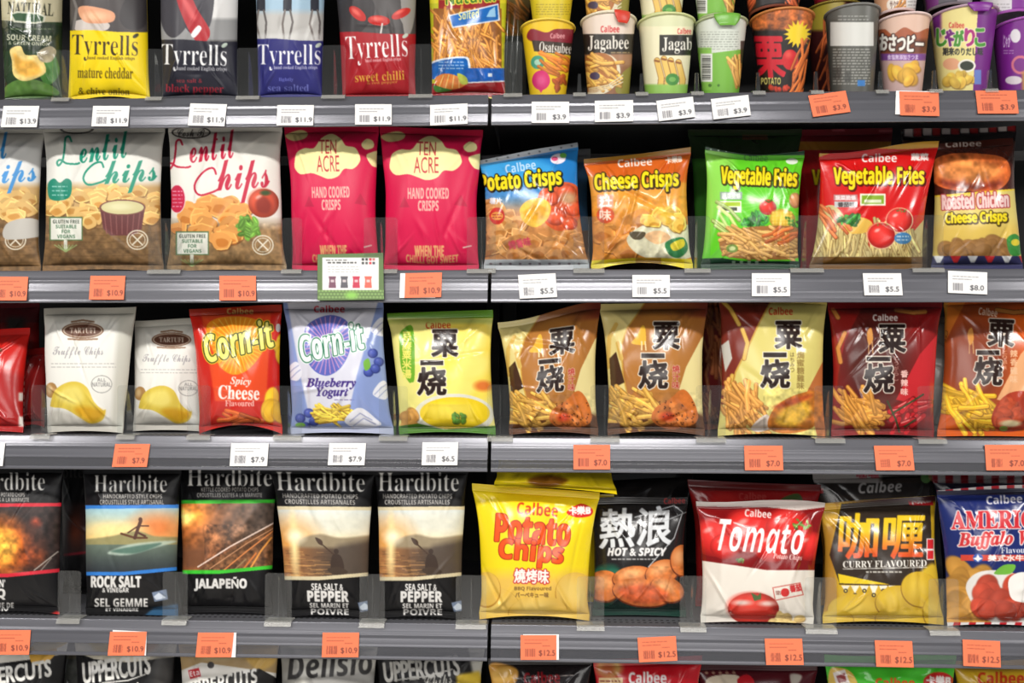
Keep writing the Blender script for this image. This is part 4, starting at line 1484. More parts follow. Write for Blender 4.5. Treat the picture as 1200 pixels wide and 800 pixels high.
make_bag('bright green bag of vegetable fries with dark green seal', qv, 1, A, G1, seed=42, sag=.012, crease=1.3)
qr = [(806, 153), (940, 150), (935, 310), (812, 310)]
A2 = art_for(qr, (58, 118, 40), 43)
A2.rect(800, 140, 950, 186, (36, 62, 30)).rect(800, 148, 950, 156, (48, 60, 40)).rect(870, 158, 900, 164, (90, 60, 40)).done()  # second green bag, its shade painted into duller greens
make_bag('green bag in painted shade standing behind the bright green vegetable fries', qr, 1, A2, G1, seed=43, yb=.128, yt=.148, step=.002)
qr = [(808, 195), (850, 192), (850, 310), (806, 310)]

qw = [(960, 178), (1100, 168), (1080, 308), (948, 306)]
A = art_for(qw, (212, 26, 26), 44)
A.blob([(948, 262), (975, 240), (1000, 268), (1020, 290), (1060, 280), (1090, 255), (1085, 320), (945, 320)], (206, 188, 128))
A.sticks(952, 272, 1075, 302, 75, 34, 4.5, (216, 192, 124), 85, 22)
A.ell(1003, 264, 20, 10, (232, 186, 84))
A.sticks(965, 250, 985, 270, 6, 30, 6, (222, 120, 72), 45, 15)
A.leaves(995, 257, 14, 7, 30, (64, 136, 60))
for x, y, r in ((1054, 258, 15), (1033, 276, 16)):
    A.ell(x, y, r + 1.2, r * .92 + 1.2, (232, 190, 150)).ball(x, y, r, r * .92, (214, 44, 38))
A.leaves(1056, 246, 6, 2.5, 7, (90, 140, 60)).leaves(1034, 263, 6, 2, 6, (90, 140, 60))
A.ell(1058, 279, 10, 7, (70, 130, 180)).lines_of_print(1051, 275, 1065, 283, 2, (200, 225, 235), 1.5)
A.text('Calbee', 1010, 180, 1051, 190, (246, 238, 232), 'b')
A.text('蔬菜', 1068, 180, 1088, 188, (244, 226, 220), bold=.5)
A.rect(977, 228, 1005, 235, (190, 130, 130)).rect(978, 236, 1005, 243, (196, 196, 196)).text('蔬菜脆條', 979, 229, 1003, 234.5, (240, 226, 226), bold=.3).text('番茄味', 982, 237, 1002, 242.5, (60, 50, 50), bold=.3)
A.rect(1008, 227, 1038, 241, (240, 236, 215)).rect(1010, 229, 1036, 239, (140, 176, 52)).rect(1013, 234, 1033, 237.5, (226, 232, 200))
A.text('Vegetable Fries', 977, 195, 1083, 222, YEL, 'b', rot=0, bold=.6, out=((90, 24, 14), 1.0), shadow=((90, 24, 14), 1.4, 1.6))
A.poly([(950, 174), (985, 166), (1030, 168), (1110, 160), (1110, 172), (1060, 175), (1030, 174), (990, 173), (960, 184)], (212, 160, 56))
A.rect(940, 301, 1100, 316, (110, 74, 26))
A.done()
make_bag('red bag of vegetable fries with gold seal', qw, 1, A, G1, seed=45, wave=.005, crease=1.3, pinch=.07)
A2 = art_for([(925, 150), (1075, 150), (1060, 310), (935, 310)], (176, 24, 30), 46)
A2.rect(915, 140, 1090, 166, (120, 22, 34)).rect(915, 166, 1090, 176, (190, 126, 40)).text('Vegetable Fries', 952, 198, 1058, 222, YEL, 'b', bold=.5, out=((90, 24, 14), 1.0)).rect(975, 150, 990, 154, (170, 70, 80)).rect(1030, 152, 1050, 155, (170, 70, 80)).done()  # second red bag, colours lowered to carry the shade behind the front one
make_bag('red bag painted darker for shade standing behind the red vegetable fries', [(928, 152), (1046, 150), (1042, 310), (938, 310)], 1, A2, G1, seed=46, yb=.145, yt=.165, step=.0015)

q = [(1092, 168), (1186, 163), (1199, 307), (1091, 306)]
A = art_for(q, (74, 32, 24), 47)
A.ell(1135, 203, 50, 24, (70, 26, 18))
A.blob([(1087, 205), (1094, 188), (1115, 180), (1150, 180), (1178, 186), (1184, 206), (1170, 222), (1140, 224), (1105, 220)], (196, 96, 46))
A.blob([(1096, 200), (1120, 186), (1150, 190), (1175, 200), (1150, 212), (1110, 212)], (226, 140, 74), soft=5)
A.blob([(1100, 210), (1140, 216), (1175, 212), (1160, 222), (1115, 220)], (130, 48, 26), soft=3)
A.mottle(1088, 178, 1186, 226, .5, 7)
A.poly([(1080, 231), (1140, 226), (1190, 222), (1205, 310), (1080, 315)], (226, 206, 116))
A.rect(1080, 262, 1205, 300, (222, 190, 92), soft=8)
A.line([(1084, 231), (1140, 226), (1190, 222)], 2, (236, 206, 60))
A.chips([(1108, 284), (1180, 300)], 22, 12, (150, 108, 60))
A.text('Roasted Chicken', 1104, 226, 1182, 244, (240, 206, 200), 'b', rot=-2.5, bold=.6, out=((176, 60, 66), 1.3))
A.text('Cheese Crisps', 1108, 248, 1180, 264, YEL, 'b', rot=-2, bold=.5, out=((80, 64, 20), 1.3), shadow=((70, 50, 20), .8, 1))
A.blob([(1180, 280), (1190, 274), (1198, 284), (1196, 298), (1184, 298)], (60, 140, 60)).ell(1190, 284, 5, 4, (226, 206, 60))
A.rect(1080, 300, 1210, 316, (50, 50, 90))
for k in range(6):
    A.poly([(1094 + k * 20, 300), (1106 + k * 20, 300), (1102 + k * 20, 308), (1098 + k * 20, 308)], (190, 40, 44) if k % 2 else (226, 226, 226))
A.text('Calbee', 1108, 165, 1150, 172, (214, 200, 190), 'b', rot=-2)
A.done()
make_bag('brown topped bag of cheese crisps with a roast chicken picture', q, 1, A, G1, seed=47, yb=.052, yt=.078)
qr = [(1054, 153), (1190, 147), (1196, 308), (1070, 308)]
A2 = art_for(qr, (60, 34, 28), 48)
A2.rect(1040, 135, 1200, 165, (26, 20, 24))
for k in range(7):
    A2.rect(1060 + k * 22, 150 - k * 1.3, 1070 + k * 22, 160 - k * 1.3, (196, 186, 184)).rect(1071 + k * 22, 150 - k * 1.3, 1080 + k * 22, 160 - k * 1.3, (150, 34, 36))
A2.done()
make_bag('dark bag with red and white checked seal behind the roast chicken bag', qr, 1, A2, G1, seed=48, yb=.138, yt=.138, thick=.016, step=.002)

# ------------------------------------------------------------------ third row
G2 = 'bags on the third shelf from the top'
q = [(-60, 390), (36, 384), (27, 508), (-70, 508)]
A = art_for(q, (204, 34, 28), 51)
A.poly([(-60, 420), (30, 440), (30, 520), (-80, 520)], (172, 30, 30), soft=5).ell(-2, 410, 5, 3, (120, 60, 40)).rect(22, 460, 30, 470, (220, 210, 200), soft=1).rect(22, 488, 30, 500, (220, 210, 200), soft=1).done()
make_bag('bright red bag with slumped top at the left end of the third shelf', q, 2, A, G2, seed=51, crease=2, yt=.09)
q = [(-30, 357), (46, 352), (52, 508), (-20, 508)]
A = art_for(q, (142, 26, 28), 52)
A.rect(-40, 345, 60, 378, (110, 26, 34)).rect(8, 372, 30, 388, (70, 60, 56), soft=4).done()
make_bag('dark red bag standing tall behind the slumped red bag', q, 2, A, G2, seed=52, yb=.16, yt=.19, step=.0018)
q = [(26, 410), (56, 407), (52, 508), (26, 508)]
A = art_for(q, (160, 34, 34), 53)
for k in range(12):
    A.line([(28, 415 + k * 8), (28, 419 + k * 8)], 1, (220, 160, 150))
A.done()
make_bag('narrow dull red bag between the slumped red bag and the white truffle bag', q, 2, A, G2, seed=53, yb=.12, yt=.135, thick=.022)


def truffle(A):
    A.rect(40, 350, 180, 376, (206, 203, 192), soft=4)
    A.poly([(140, 350), (180, 350), (180, 520), (128, 520)], (202, 200, 188), soft=3)
    A.ell(97, 387, 24.5, 9.5, (120, 84, 60)).ell(97, 387, 23, 8.2, (196, 176, 156)).ell(97, 387, 21.5, 7.2, (98, 62, 46))
    A.text('TARTUFI', 82, 384, 112, 390.5, (224, 208, 192), 's', bold=-.1)
    A.line([(84, 377), (97, 375), (110, 377)], 2, (130, 96, 70)).line([(80, 397), (97, 398), (114, 397)], 2, (150, 116, 90))
    A.text('Truffle Chips', 62, 406, 121, 420, (150, 146, 150), 'sc')
    A.lines_of_print(60, 424, 136, 432, 2, (160, 156, 152), 1)
    A.ring(119, 450, 12, 10, .9, (150, 148, 144)).text('ALL', 114, 443, 124, 447, (140, 138, 136), 'b').text('NATURAL', 108, 448, 130, 453, (140, 138, 136), 'b')
    A.ell(60, 457, 7, 9, (172, 130, 76)).ell(58, 456, 3, 5, (210, 180, 130), soft=.5)
    A.blob([(56, 486), (70, 480), (96, 490), (122, 496), (130, 510), (60, 512)], (196, 192, 182), soft=3)
    A.blob([(59, 474), (64, 458), (76, 449), (90, 447), (102, 454), (110, 470), (120, 480), (124, 480), (120, 492), (106, 496), (92, 488), (76, 479), (62, 477)], (216, 190, 74))
    A.blob([(86, 480), (100, 476), (122, 482), (116, 492), (104, 494)], (206, 156, 30), soft=3)
    A.blob([(66, 466), (76, 455), (92, 453), (98, 468), (84, 474)], (230, 212, 110), soft=3)
    return A.done()


qt = [(51, 362), (160, 359), (144, 509), (56, 509)]
A = truffle(art_for(qt, (230, 228, 220), 54))
make_bag('larger white truffle chips bag beside the red bags', qt, 2, A, G2, FILM_SATIN, seed=54, pinch=.01, thick=.03)
make_bag('white truffle chips bag set further back beside the orange corn snack bag', [(158, 375), (246, 373), (238, 506), (156, 506)], 2, A, G2, FILM_SATIN, seed=55, ref=[(51, 362), (144, 359), (138, 507), (53, 507)], yb=.064, yt=.092, pinch=.02, thick=.028)


def burst(A, pts, cx, cy, c0, c1, n=34):
    P = smooth_pts(pts)
    A.poly(P, c0)
    for k in range(n):
        t = 2 * math.pi * k / n
        r = [math.hypot(p[0] - cx, p[1] - cy) for p in P]
        d = min(range(len(P)), key=lambda i: abs(math.atan2(math.sin(math.atan2(P[i][1] - cy, P[i][0] - cx) - t), math.cos(math.atan2(P[i][1] - cy, P[i][0] - cx) - t))))
        A.line([(cx + 6 * math.cos(t), cy + 6 * math.sin(t)), (cx + r[d] * .95 * math.cos(t), cy + r[d] * .95 * math.sin(t))], 1.3, c1, .85)


q = [(222, 362), (331, 357), (331, 506), (234, 508)]
A = art_for(q, (206, 38, 26), 56)
A.poly([(234, 355), (318, 355), (312, 470), (252, 470)], (230, 78, 38), soft=1)
A.rect(215, 350, 340, 368, (176, 48, 26), soft=4)
burst(A, [(243, 380), (258, 372), (286, 371), (308, 378), (316, 390), (308, 412), (292, 432), (274, 439), (258, 430), (250, 412), (243, 395)], 279, 404, (238, 142, 34), (250, 190, 66))
A.chips([(324, 400), (334, 424)], 3, 11, (240, 186, 40))
A.chips([(308, 462), (334, 488)], 6, 12, (238, 178, 44))
A.sticks(262, 484, 300, 496, 8, 22, 6, (206, 96, 40), 0, 20)
A.text('Calbee', 266, 361, 297, 368, (214, 170, 90), 'b')
A.text('Corn-it', 238, 382, 321, 416, (252, 238, 120), 'bi', rot=-14, bold=.35, out=((52, 62, 22), 1.4), out2=((236, 200, 50), 1.0))
A.text('Spicy', 270, 442, 294, 453, (248, 220, 210), 'si', rot=4, bold=.2)
A.text('Cheese', 256, 452, 304, 468, (250, 236, 228), 's', rot=2, bold=.3)
A.text('Flavoured', 264, 469, 298, 476, (248, 200, 190), 's', bold=.1)
A.ell(326, 384, 3, 5, (235, 225, 220))
A.done()
make_bag('orange red bag of corn snacks lettered Spicy Cheese', q, 2, A, G2, seed=56, yb=.03, yt=.05, arch=.016)

q = [(332, 354), (449, 354), (462, 508), (341, 508)]
A = art_for(q, (138, 156, 208), 57)
A.poly([(336, 350), (444, 350), (418, 440), (408, 486), (362, 486), (352, 440)], (214, 214, 226), soft=.7)
burst(A, [(357, 388), (366, 376), (386, 369), (404, 374), (412, 388), (410, 410), (400, 430), (384, 440), (368, 434), (358, 416)], 384, 404, (96, 104, 186), (206, 150, 196))
A.text('Calbee', 368, 358, 404, 366, (204, 44, 56), 'b')
A.text('Corn-it', 350, 384, 427, 417, (246, 250, 246), 'bi', rot=-13, bold=.3, out=((40, 116, 84), 1.4), out2=((236, 244, 240), 1.0))
A.text('Blueberry', 359, 443, 417, 456, (70, 52, 128), 'si', bold=.35)
A.text('Yogurt', 371, 454, 408, 467, (70, 52, 128), 'si', bold=.35)
A.lines_of_print(392, 467, 415, 470, 1, (90, 76, 140), 1)
for x, y in ((437, 414), (444, 424), (432, 436), (440, 432), (352, 490), (362, 484), (368, 494), (358, 500)):
    A.ball(x, y, 6, 5.6, (66, 80, 162), .2)
A.blob([(426, 424), (432, 420), (434, 430), (428, 434)], (120, 180, 70)).ell(352, 498, 6, 3, (120, 180, 70))
for x, y in ((445, 384), (447, 458), (344, 436)):
    A.blob([(x - 10, y + 4), (x - 4, y - 8), (x + 4, y - 12), (x + 10, y), (x + 4, y + 10)], (228, 228, 238))
    A.line([(x - 8, y + 4), (x, y - 4), (x + 6, y - 8)], 1.2, (160, 168, 206)).line([(x - 4, y + 8), (x + 4, y), (x + 8, y - 3)], 1.2, (160, 168, 206))
A.sticks(374, 478, 410, 494, 30, 20, 4.6, (230, 196, 66), 10, 35)
A.blob([(404, 494), (412, 482), (424, 478), (440, 490), (446, 498), (420, 502)], (232, 232, 240))
A.line([(410, 494), (422, 484), (436, 492)], 1.3, (164, 170, 204)).line([(414, 499), (426, 490), (440, 497)], 1.3, (164, 170, 204))
A.rect(330, 500, 470, 515, (184, 190, 214), soft=2)
A.done()
make_bag('pale blue bag of corn snacks lettered Blueberry Yogurt', q, 2, A, G2, seed=57, yb=.03, yt=.05)


def kanji(A, x, y, rot=0, ink=(44, 30, 26), rim=(238, 230, 214), k=1.0):
    """the three stacked characters: x,y = left top of the lower right block"""
    A.text('粟', x + 16 * k, y, x + 46 * k, y + 31 * k, ink, rot=rot, bold=1.25 * k, out=(rim, 1.0))
    A.rect(x + .5, y + 35 * k, x + 30 * k, y + 42.5 * k, rim).rect(x + 1.5, y + 36 * k, x + 29 * k, y + 41.5 * k, ink)
    A.text('烧', x - 1, y + 45 * k, x + 32 * k, y + 77 * k, ink, rot=rot, bold=1.25 * k, out=(rim, 1.0))


q = [(453, 367), (578, 363), (581, 507), (468, 508)]
A = art_for(q, (238, 228, 132), 58)
A.blob([(520, 385), (545, 374), (575, 385), (578, 460), (540, 470), (520, 440)], (246, 220, 88), soft=5)
for x, y, r in ((545, 402, 26), (552, 430, 24), (538, 456, 20)):
    A.ell(x, y, r, r * .62, (250, 232, 120), -20, soft=.3)
A.ell(566, 452, 10, 6, (222, 120, 50), soft=.4)
A.blob([(470, 388), (484, 384), (486, 440), (482, 448), (478, 446), (470, 430), (468, 400)], (112, 172, 44))
for k, ch in enumerate('忌廉粟米湯'):
    A.text(ch, 471.5, 389 + k * 11, 482, 399 + k * 11, (236, 226, 110), bold=.4)
A.ell(532, 486, 47, 25, (226, 224, 206)).ell(533, 484, 41, 19, (238, 206, 34)).ell(528, 480, 26, 9, (246, 222, 70), soft=.5)
A.chips([(528, 484), (544, 494)], 9, 3, (96, 150, 50))
A.chips([(472, 482), (486, 502)], 10, 7, (206, 150, 72))
A.text('Calbee', 499, 376, 528, 385, (206, 64, 30), 'b', rot=-1)
kanji(A, 491, 387, k=.98)
A.rect(445, 355, 590, 373, (104, 160, 36)).rect(445, 373, 590, 379, (190, 196, 100), soft=2)
A.poly([(460, 500), (490, 496), (520, 503), (590, 498), (590, 515), (460, 515)], (78, 130, 36))
A.done()
make_bag('cream yellow bag with green top seal and black Chinese characters', q, 2, A, G2, seed=58)

qk = [(702, 356), (829, 354), (826, 506), (712, 506)]


def brown_art(A):
    A.rect(690, 345, 840, 372, (112, 44, 32), soft=2)
    A.ell(768, 415, 52, 72, (176, 116, 54), soft=.35)
    A.poly([(690, 345), (757, 352), (748, 366), (735, 384), (728, 405), (730, 440), (735, 462), (700, 490), (690, 500)], (226, 208, 136))
    A.line([(757, 352), (748, 366), (735, 384), (728, 405), (730, 440), (735, 462)], 1.6, (206, 160, 70))
    A.line([(712, 430), (714, 395), (722, 380)], 5, (214, 176, 90)).line([(728, 420), (724, 402)], 5, (214, 176, 90))
    A.poly([(714, 420), (722, 412), (732, 448), (716, 456)], (70, 44, 28))
    A.poly([(840, 380), (822, 396), (804, 430), (796, 456), (812, 480), (840, 500)], (230, 214, 150))
    A.blob([(740, 402), (746, 394), (752, 382), (756, 384), (757, 400), (754, 404)], (232, 180, 62))
    A.line([(752, 400), (752, 410)], 1.4, (240, 220, 170)).line([(756, 400), (757, 410)], 1.4, (240, 220, 170))
    A.rect(700, 486, 840, 515, (96, 56, 28), soft=4)
    A.sticks(716, 462, 764, 494, 34, 30, 7, (218, 166, 74), 40, 50)
    A.blob([(764, 492), (768, 478), (784, 468), (800, 456), (812, 468), (818, 490), (806, 500), (780, 502)], (204, 112, 48))
    A.chips([(774, 476), (812, 496)], 14, 7, (206, 118, 52))
    A.ell(782, 488, 8, 5, (214, 70, 36), soft=.5)
    for _ in range(40):
        x, y = A.rng.uniform(770, 814), A.rng.uniform(470, 498)
        A.ell(x, y, .9, .7, (70, 36, 20))
    kanji(A, 750, 378)
    for k, ch in enumerate('燒汁味'):
        A.text(ch, 788, 428 + k * 9.5, 796.5, 436.5 + k * 9.5, (178, 60, 50), bold=.3, out=((230, 214, 190), .4))
    A.mottle(700, 460, 830, 505, .15, 5)
    return A.done()


A = brown_art(art_for(qk, (160, 98, 44), 59))
make_bag('brown bag with black Chinese characters in front of the cream one', qk, 2, A, G2, seed=59, arch=.008, pinch=.07)
make_bag('brown bag with black Chinese characters and a crooked top corner', [(583, 376), (704, 355), (701, 506), (597, 506)], 2, A, G2, seed=60, ref=qk, crease=1.6, pinch=.08, wave=.005, arch=.006)

q = [(842, 345), (969, 350), (967, 510), (841, 510)]
A = art_for(q, (218, 204, 118), 61)
A.rect(830, 340, 980, 356, (226, 196, 104), soft=2)
A.poly([(835, 355), (905, 350), (888, 382), (878, 404), (862, 436), (855, 470), (835, 480)], (124, 46, 34))
A.line([(905, 350), (888, 382), (878, 404), (862, 436), (855, 470)], 1.8, (206, 160, 70))
for P in ([(870, 386), (876, 402), (872, 420)], [(846, 352), (856, 362), (866, 380)], [(858, 440), (854, 456), (850, 470)]):
    A.line(P, 5.5, (160, 110, 40)).line(P, 4, (226, 182, 84))
A.poly([(985, 390), (966, 420), (945, 460), (960, 520), (985, 520)], (190, 112, 60))
A.poly([(845, 405), (854, 398), (858, 420), (850, 436)], (200, 196, 186))
A.sticks(852, 460, 888, 500, 36, 34, 6.5, (216, 152, 76), 60, 40)
A.blob([(880, 502), (890, 490), (900, 486), (904, 500), (890, 506)], (216, 200, 186))
A.blob([(900, 500), (906, 480), (924, 466), (950, 458), (964, 462), (962, 486), (950, 502), (920, 508)], (196, 116, 44))
A.blob([(908, 494), (922, 476), (944, 470), (950, 484), (930, 500)], (226, 176, 60), soft=3)
A.blob([(904, 478), (930, 466), (954, 462), (930, 474)], (170, 74, 36), soft=2)
A.mottle(895, 455, 968, 510, .4, 6)
A.text('Calbee', 901, 360, 929, 369, (206, 62, 40), 'b')
kanji(A, 893, 377)
for k, ch in enumerate('焗蜜糖雞味'):
    A.text(ch, 934, 412 + k * 9, 942.5, 420.3 + k * 9, (150, 124, 66), bold=.2)
for k, ch in enumerate('はちみつ'):
    A.text(ch, 926, 413 + k * 6, 931, 418 + k * 6, (90, 70, 40), bold=.1)
A.done()
make_bag('cream bag with maroon corner, black Chinese characters and roast chicken', q, 2, A, G2, seed=62, wave=.002)
q = [(818, 352), (880, 350), (870, 508), (822, 508)]
A = art_for(q, (96, 30, 30), 63)
A.sticks(824, 360, 850, 500, 16, 40, 6, (150, 84, 50), 80, 25).done()
make_bag('dark red bag standing behind the cream Chinese lettered bag', q, 2, A, G2, seed=63, yb=.13, yt=.15, step=.002)


def cap_art(A, dx, base, corner, panel, rightp):
    A.ell(1026 + dx, 425, 42, 66, panel, soft=.4)
    A.poly([(960 + dx, 345), (1018 + dx, 345), (1004 + dx, 372), (990 + dx, 400), (982 + dx, 440), (980 + dx, 470), (960 + dx, 480)], corner)
    for P in ([(976 + dx, 362), (982 + dx, 372)], [(990 + dx, 390), (982 + dx, 408), (985 + dx, 424)], [(1050 + dx, 363), (1070 + dx, 366), (1084 + dx, 365)]):
        A.line(P, 6, (120, 60, 30)).line(P, 4.4, (214, 140, 66))
    A.blob([(1016 + dx, 390), (1021 + dx, 384), (1023 + dx, 398), (1018 + dx, 404)], (206, 140, 66))
    A.line([(1018 + dx, 400), (1018 + dx, 414)], 1.3, (200, 150, 100)).line([(1022 + dx, 400), (1023 + dx, 414)], 1.3, (200, 150, 100))
    A.poly([(1100 + dx, 390), (1078 + dx, 415), (1050 + dx, 468), (1100 + dx, 480)], rightp)


q = [(970, 354), (1104, 352), (1094, 509), (974, 509)]
A = art_for(q, (140, 28, 28), 64)
cap_art(A, 0, (140, 28, 28), (150, 34, 30), (84, 36, 30), (194, 40, 46))
A.rect(960, 345, 1110, 362, (112, 22, 26), soft=3)
A.sticks(984, 466, 1028, 500, 34, 30, 7, (220, 150, 62), 35, 45)
for k in range(16):
    x, y = A.rng.uniform(1044, 1088), A.rng.uniform(472, 502)
    t = A.rng.uniform(-70, 0)
    l = math.radians(t)
    A.line([(x - 10 * math.cos(l), y - 10 * math.sin(l)), (x + 10 * math.cos(l), y + 10 * math.sin(l))], 7, (130, 16, 22))
    A.line([(x - 10 * math.cos(l), y - 10 * math.sin(l)), (x + 9 * math.cos(l), y + 9 * math.sin(l))], 5, (204, 34, 42))
    A.line([(x - 6 * math.cos(l), y - 6 * math.sin(l) - 1.4), (x + 4 * math.cos(l), y + 4 * math.sin(l) - 1.4)], 1.2, (236, 130, 126))
for P in ([(1046, 484), (1066, 472), (1082, 462)], [(1040, 470), (1050, 492), (1054, 506)], [(1060, 500), (1072, 492)]):
    A.line(P, 2.2, (60, 70, 40))
A.text('Calbee', 1023, 368, 1052, 376, (246, 238, 232), 'b')
kanji(A, 1014, 381, ink=(40, 26, 24), k=1.02)
for k, ch in enumerate('香辣味'):
    A.text(ch, 1056, 434 + k * 10.5, 1064, 442 + k * 10.5, (236, 190, 180), bold=.35)
for k, ch in enumerate('とうがらし'):
    A.text(ch, 1048, 417 + k * 6, 1053, 422 + k * 6, (200, 150, 140), bold=.1)
A.done()
make_bag('dark red bag with black Chinese characters and chillies', q, 2, A, G2, seed=65)

q = [(1106, 350), (1228, 346), (1220, 509), (1098, 508)]
A = art_for(q, (220, 96, 30), 66)
cap_art(A, 118, (220, 96, 30), (216, 120, 44), (136, 62, 36), (232, 170, 120))
A.poly([(1088, 345), (1112, 345), (1104, 430), (1096, 500), (1088, 510)], (196, 130, 50))
A.sticks(1112, 458, 1156, 496, 36, 32, 8, (232, 178, 46), 40, 45)
A.blob([(1162, 494), (1168, 474), (1184, 460), (1206, 460), (1216, 480), (1206, 500), (1176, 506)], (176, 62, 40))
A.chips([(1170, 470), (1210, 496)], 14, 8, (186, 76, 46))
A.ell(1184, 496, 12, 4, (226, 206, 160), soft=.3).ell(1176, 502, 5, 3, (120, 160, 60))
A.text('Calbee', 1147, 361, 1169, 370, (250, 224, 200), 'b', rot=8)
kanji(A, 1143, 375, rot=3, ink=(48, 32, 28), k=.98)
for k, ch in enumerate('辣香雞味'):
    A.text(ch, 1184, 410 + k * 10, 1192.5, 418.5 + k * 10, (236, 190, 150), bold=.3)
for k, ch in enumerate('とり串味'):
    A.text(ch, 1175, 410 + k * 6, 1180, 415 + k * 6, (236, 170, 130), bold=.1)
A.done()
make_bag('orange bag with black Chinese characters at the right end of the third shelf', q, 2, A, G2, seed=67, yb=.045, yt=.075)
q = [(1078, 372), (1112, 372), (1108, 508), (1080, 508)]
A = art_for(q, (150, 146, 140), 68)
A.done()
make_bag('grey back of a bag between the chilli bag and the orange bag', q, 2, A, G2, seed=68, yb=.11, yt=.12, thick=.02, step=.002)

# ------------------------------------------------------------------ fourth row
G3 = 'bags on the fourth shelf from the top'
SILVER = (232, 230, 224)


def hard(A, x0, name_box, subs, top, bot, line_col, photo, words, logo=None, foot=None):
    xs0, xs1 = A.x0, A.x1
    P = [(xs0, top), (xs1, top), (xs1, bot - 6), ((xs0 + xs1) / 2, bot + 3), (xs0, bot)]
    photo(A, top, bot)
    # black above and below the picture
    A.rect(xs0, xs0 * 0 + A.y0, xs1, top, BLK)
    low = [(xs0, bot), ((xs0 + xs1) / 2 - 10, bot + 1), (xs1, bot - 6), (xs1, A.y1), (xs0, A.y1)]
    A.poly(low, BLK)
    A.line([(xs0, top), (xs1, top - 1)], 4.2, line_col)
    A.line([(xs0, bot + 1), ((xs0 + xs1) / 2 - 10, bot + 1), (xs1, bot - 6)], 4.2, line_col)
    A.text('Hardbite', *name_box, SILVER, 's', bold=-.34)
    for t, b in subs:
        A.text(t, *b, (176, 172, 166), bold=.12)
    for t, b in words:
        A.text(t, *b, (226, 224, 220), bold=.55 if b[3] - b[1] > 10 else .18)
    if logo:
        x, y = logo
        A.poly([(x, y + 4), (x + 17, y), (x + 19, y + 12), (x + 3, y + 15)], (120, 134, 158))
        A.poly([(x + 2, y + 9), (x + 8, y + 4), (x + 17, y + 10), (x + 5, y + 13)], (206, 214, 226))
    if foot:
        A.poly(foot[0], foot[1], soft=1.5)
    A.mottle(xs0, A.y0, xs1, A.y1, .05, 5)
    return A.done()


def fire(A, t, b):
    A.rect(-50, t, 90, b, (52, 40, 38))
    for x, y, rx, ry, c in ((2, 645, 34, 26, (150, 60, 24)), (4, 640, 20, 26, (226, 120, 34)), (6, 640, 12, 16, (246, 190, 80)), (-14, 640, 20, 20, (246, 170, 60)), (36, 652, 14, 8, (150, 70, 36)), (42, 612, 6, 5, (140, 60, 40))):
        A.ell(x, y, rx, ry, c, soft=.7)
    A.mottle(-50, t, 90, b, .6, 6)
    A.line([(40, 668), (68, 646)], 1.3, (170, 160, 150)).line([(48, 668), (60, 654)], 1, (150, 140, 130))


q = [(-36, 546), (74, 547), (70, 727), (-34, 727)]
A = hard(art_for(q, BLK, 71), -36, (-34, 553, 53, 575), [('HANDCRAFTED POTATO CHIPS', (-28, 577, 29, 582)), ('CROUSTILLES A LA MARMITE', (-28, 583, 34, 588))], 592, 673, (206, 40, 56), fire,
         [("SMOKIN'", (-28, 679, 6, 688)), ('BBQ', (-22, 690, 6, 702)), ('BARBECUE DE', (-30, 706, 16, 712)), ('FUMEUX', (-26, 713, 10, 719))], foot=([(54, 722), (66, 716), (80, 718), (80, 730), (54, 730)], (200, 44, 44)))
make_bag('black bag with red stripes and a camp fire at the left end', q, 3, A, G3, FILM_SATIN, seed=71, pinch=.02)
q = [(70, 545), (150, 545), (146, 727), (74, 727)]
A = art_for(q, BLK, 72)
A.text('bite', 72, 546, 98, 560, (70, 68, 68), 's').rect(70, 590, 110, 650, (52, 34, 32), soft=4).line([(75, 650), (110, 646)], 3, (110, 30, 40)).ell(88, 620, 8, 16, (90, 44, 30), soft=.6).done()  # pale lettering and red stripe printed dim, the gap's shade in the colours
make_bag('black bag printed dim for shade in the gap between the camp fire and surfer bags', q, 3, A, G3, FILM_SATIN, seed=72, yb=.14, yt=.16, step=.0018)


def surf_photo(A, t, b):
    A.rect(90, t, 220, b, grad_v(t, (150, 196, 214), t + 34, (244, 206, 130)))
    A.ell(185, 618, 26, 16, (224, 130, 66), soft=.7)
    A.ell(135, 622, 30, 9, (246, 220, 150), soft=.6)
    A.blob([(90, 634), (130, 628), (160, 622), (182, 628), (216, 630), (216, 640), (170, 640), (130, 640), (90, 644)], (150, 142, 96), soft=1)
    A.rect(90, 638, 220, b + 4, grad_v(638, (104, 118, 104), 668, (50, 56, 60)))
    A.blob([(126, 648), (150, 638), (186, 634), (208, 634), (180, 642), (150, 650)], (190, 206, 190), .8, 1)
    A.blob([(130, 646), (150, 641), (190, 636), (160, 648)], (90, 120, 106), soft=1)
    A.line([(142, 625), (158, 630), (172, 630)], 2.6, (96, 60, 40)).line([(158, 630), (162, 618), (165, 610)], 4, (84, 52, 40)).line([(150, 624), (162, 616), (174, 616)], 1.8, (84, 52, 40)).line([(162, 624), (170, 628)], 2.5, (84, 52, 40)).ell(164.5, 608.5, 2.4, 2.6, (84, 52, 40))


q = [(97, 547), (213, 547), (209, 727), (101, 727)]
A = hard(art_for(q, BLK, 73), 97, (110, 556, 196, 577), [('HANDCRAFTED-STYLE CHIPS', (121, 579, 190, 584)), ('CROUSTILLES STYLE ARTISANAL', (117, 585.5, 192, 591))], 594, 671, (52, 124, 206), surf_photo,
         [('ROCK SALT', (107, 675, 165, 688)), ('& VINEGAR', (120, 688.5, 151, 694)), ('SEL GEMME', (111, 701, 173, 711)), ('ET VINAIGRE', (124, 712, 162, 716))], logo=(178, 690),
         foot=([(168, 722), (180, 712), (214, 706), (214, 730), (168, 730)], (44, 88, 124)))
make_bag('black bag with blue stripes and a surfer, reading ROCK SALT', q, 3, A, G3, FILM_SATIN, seed=73, pinch=.04)


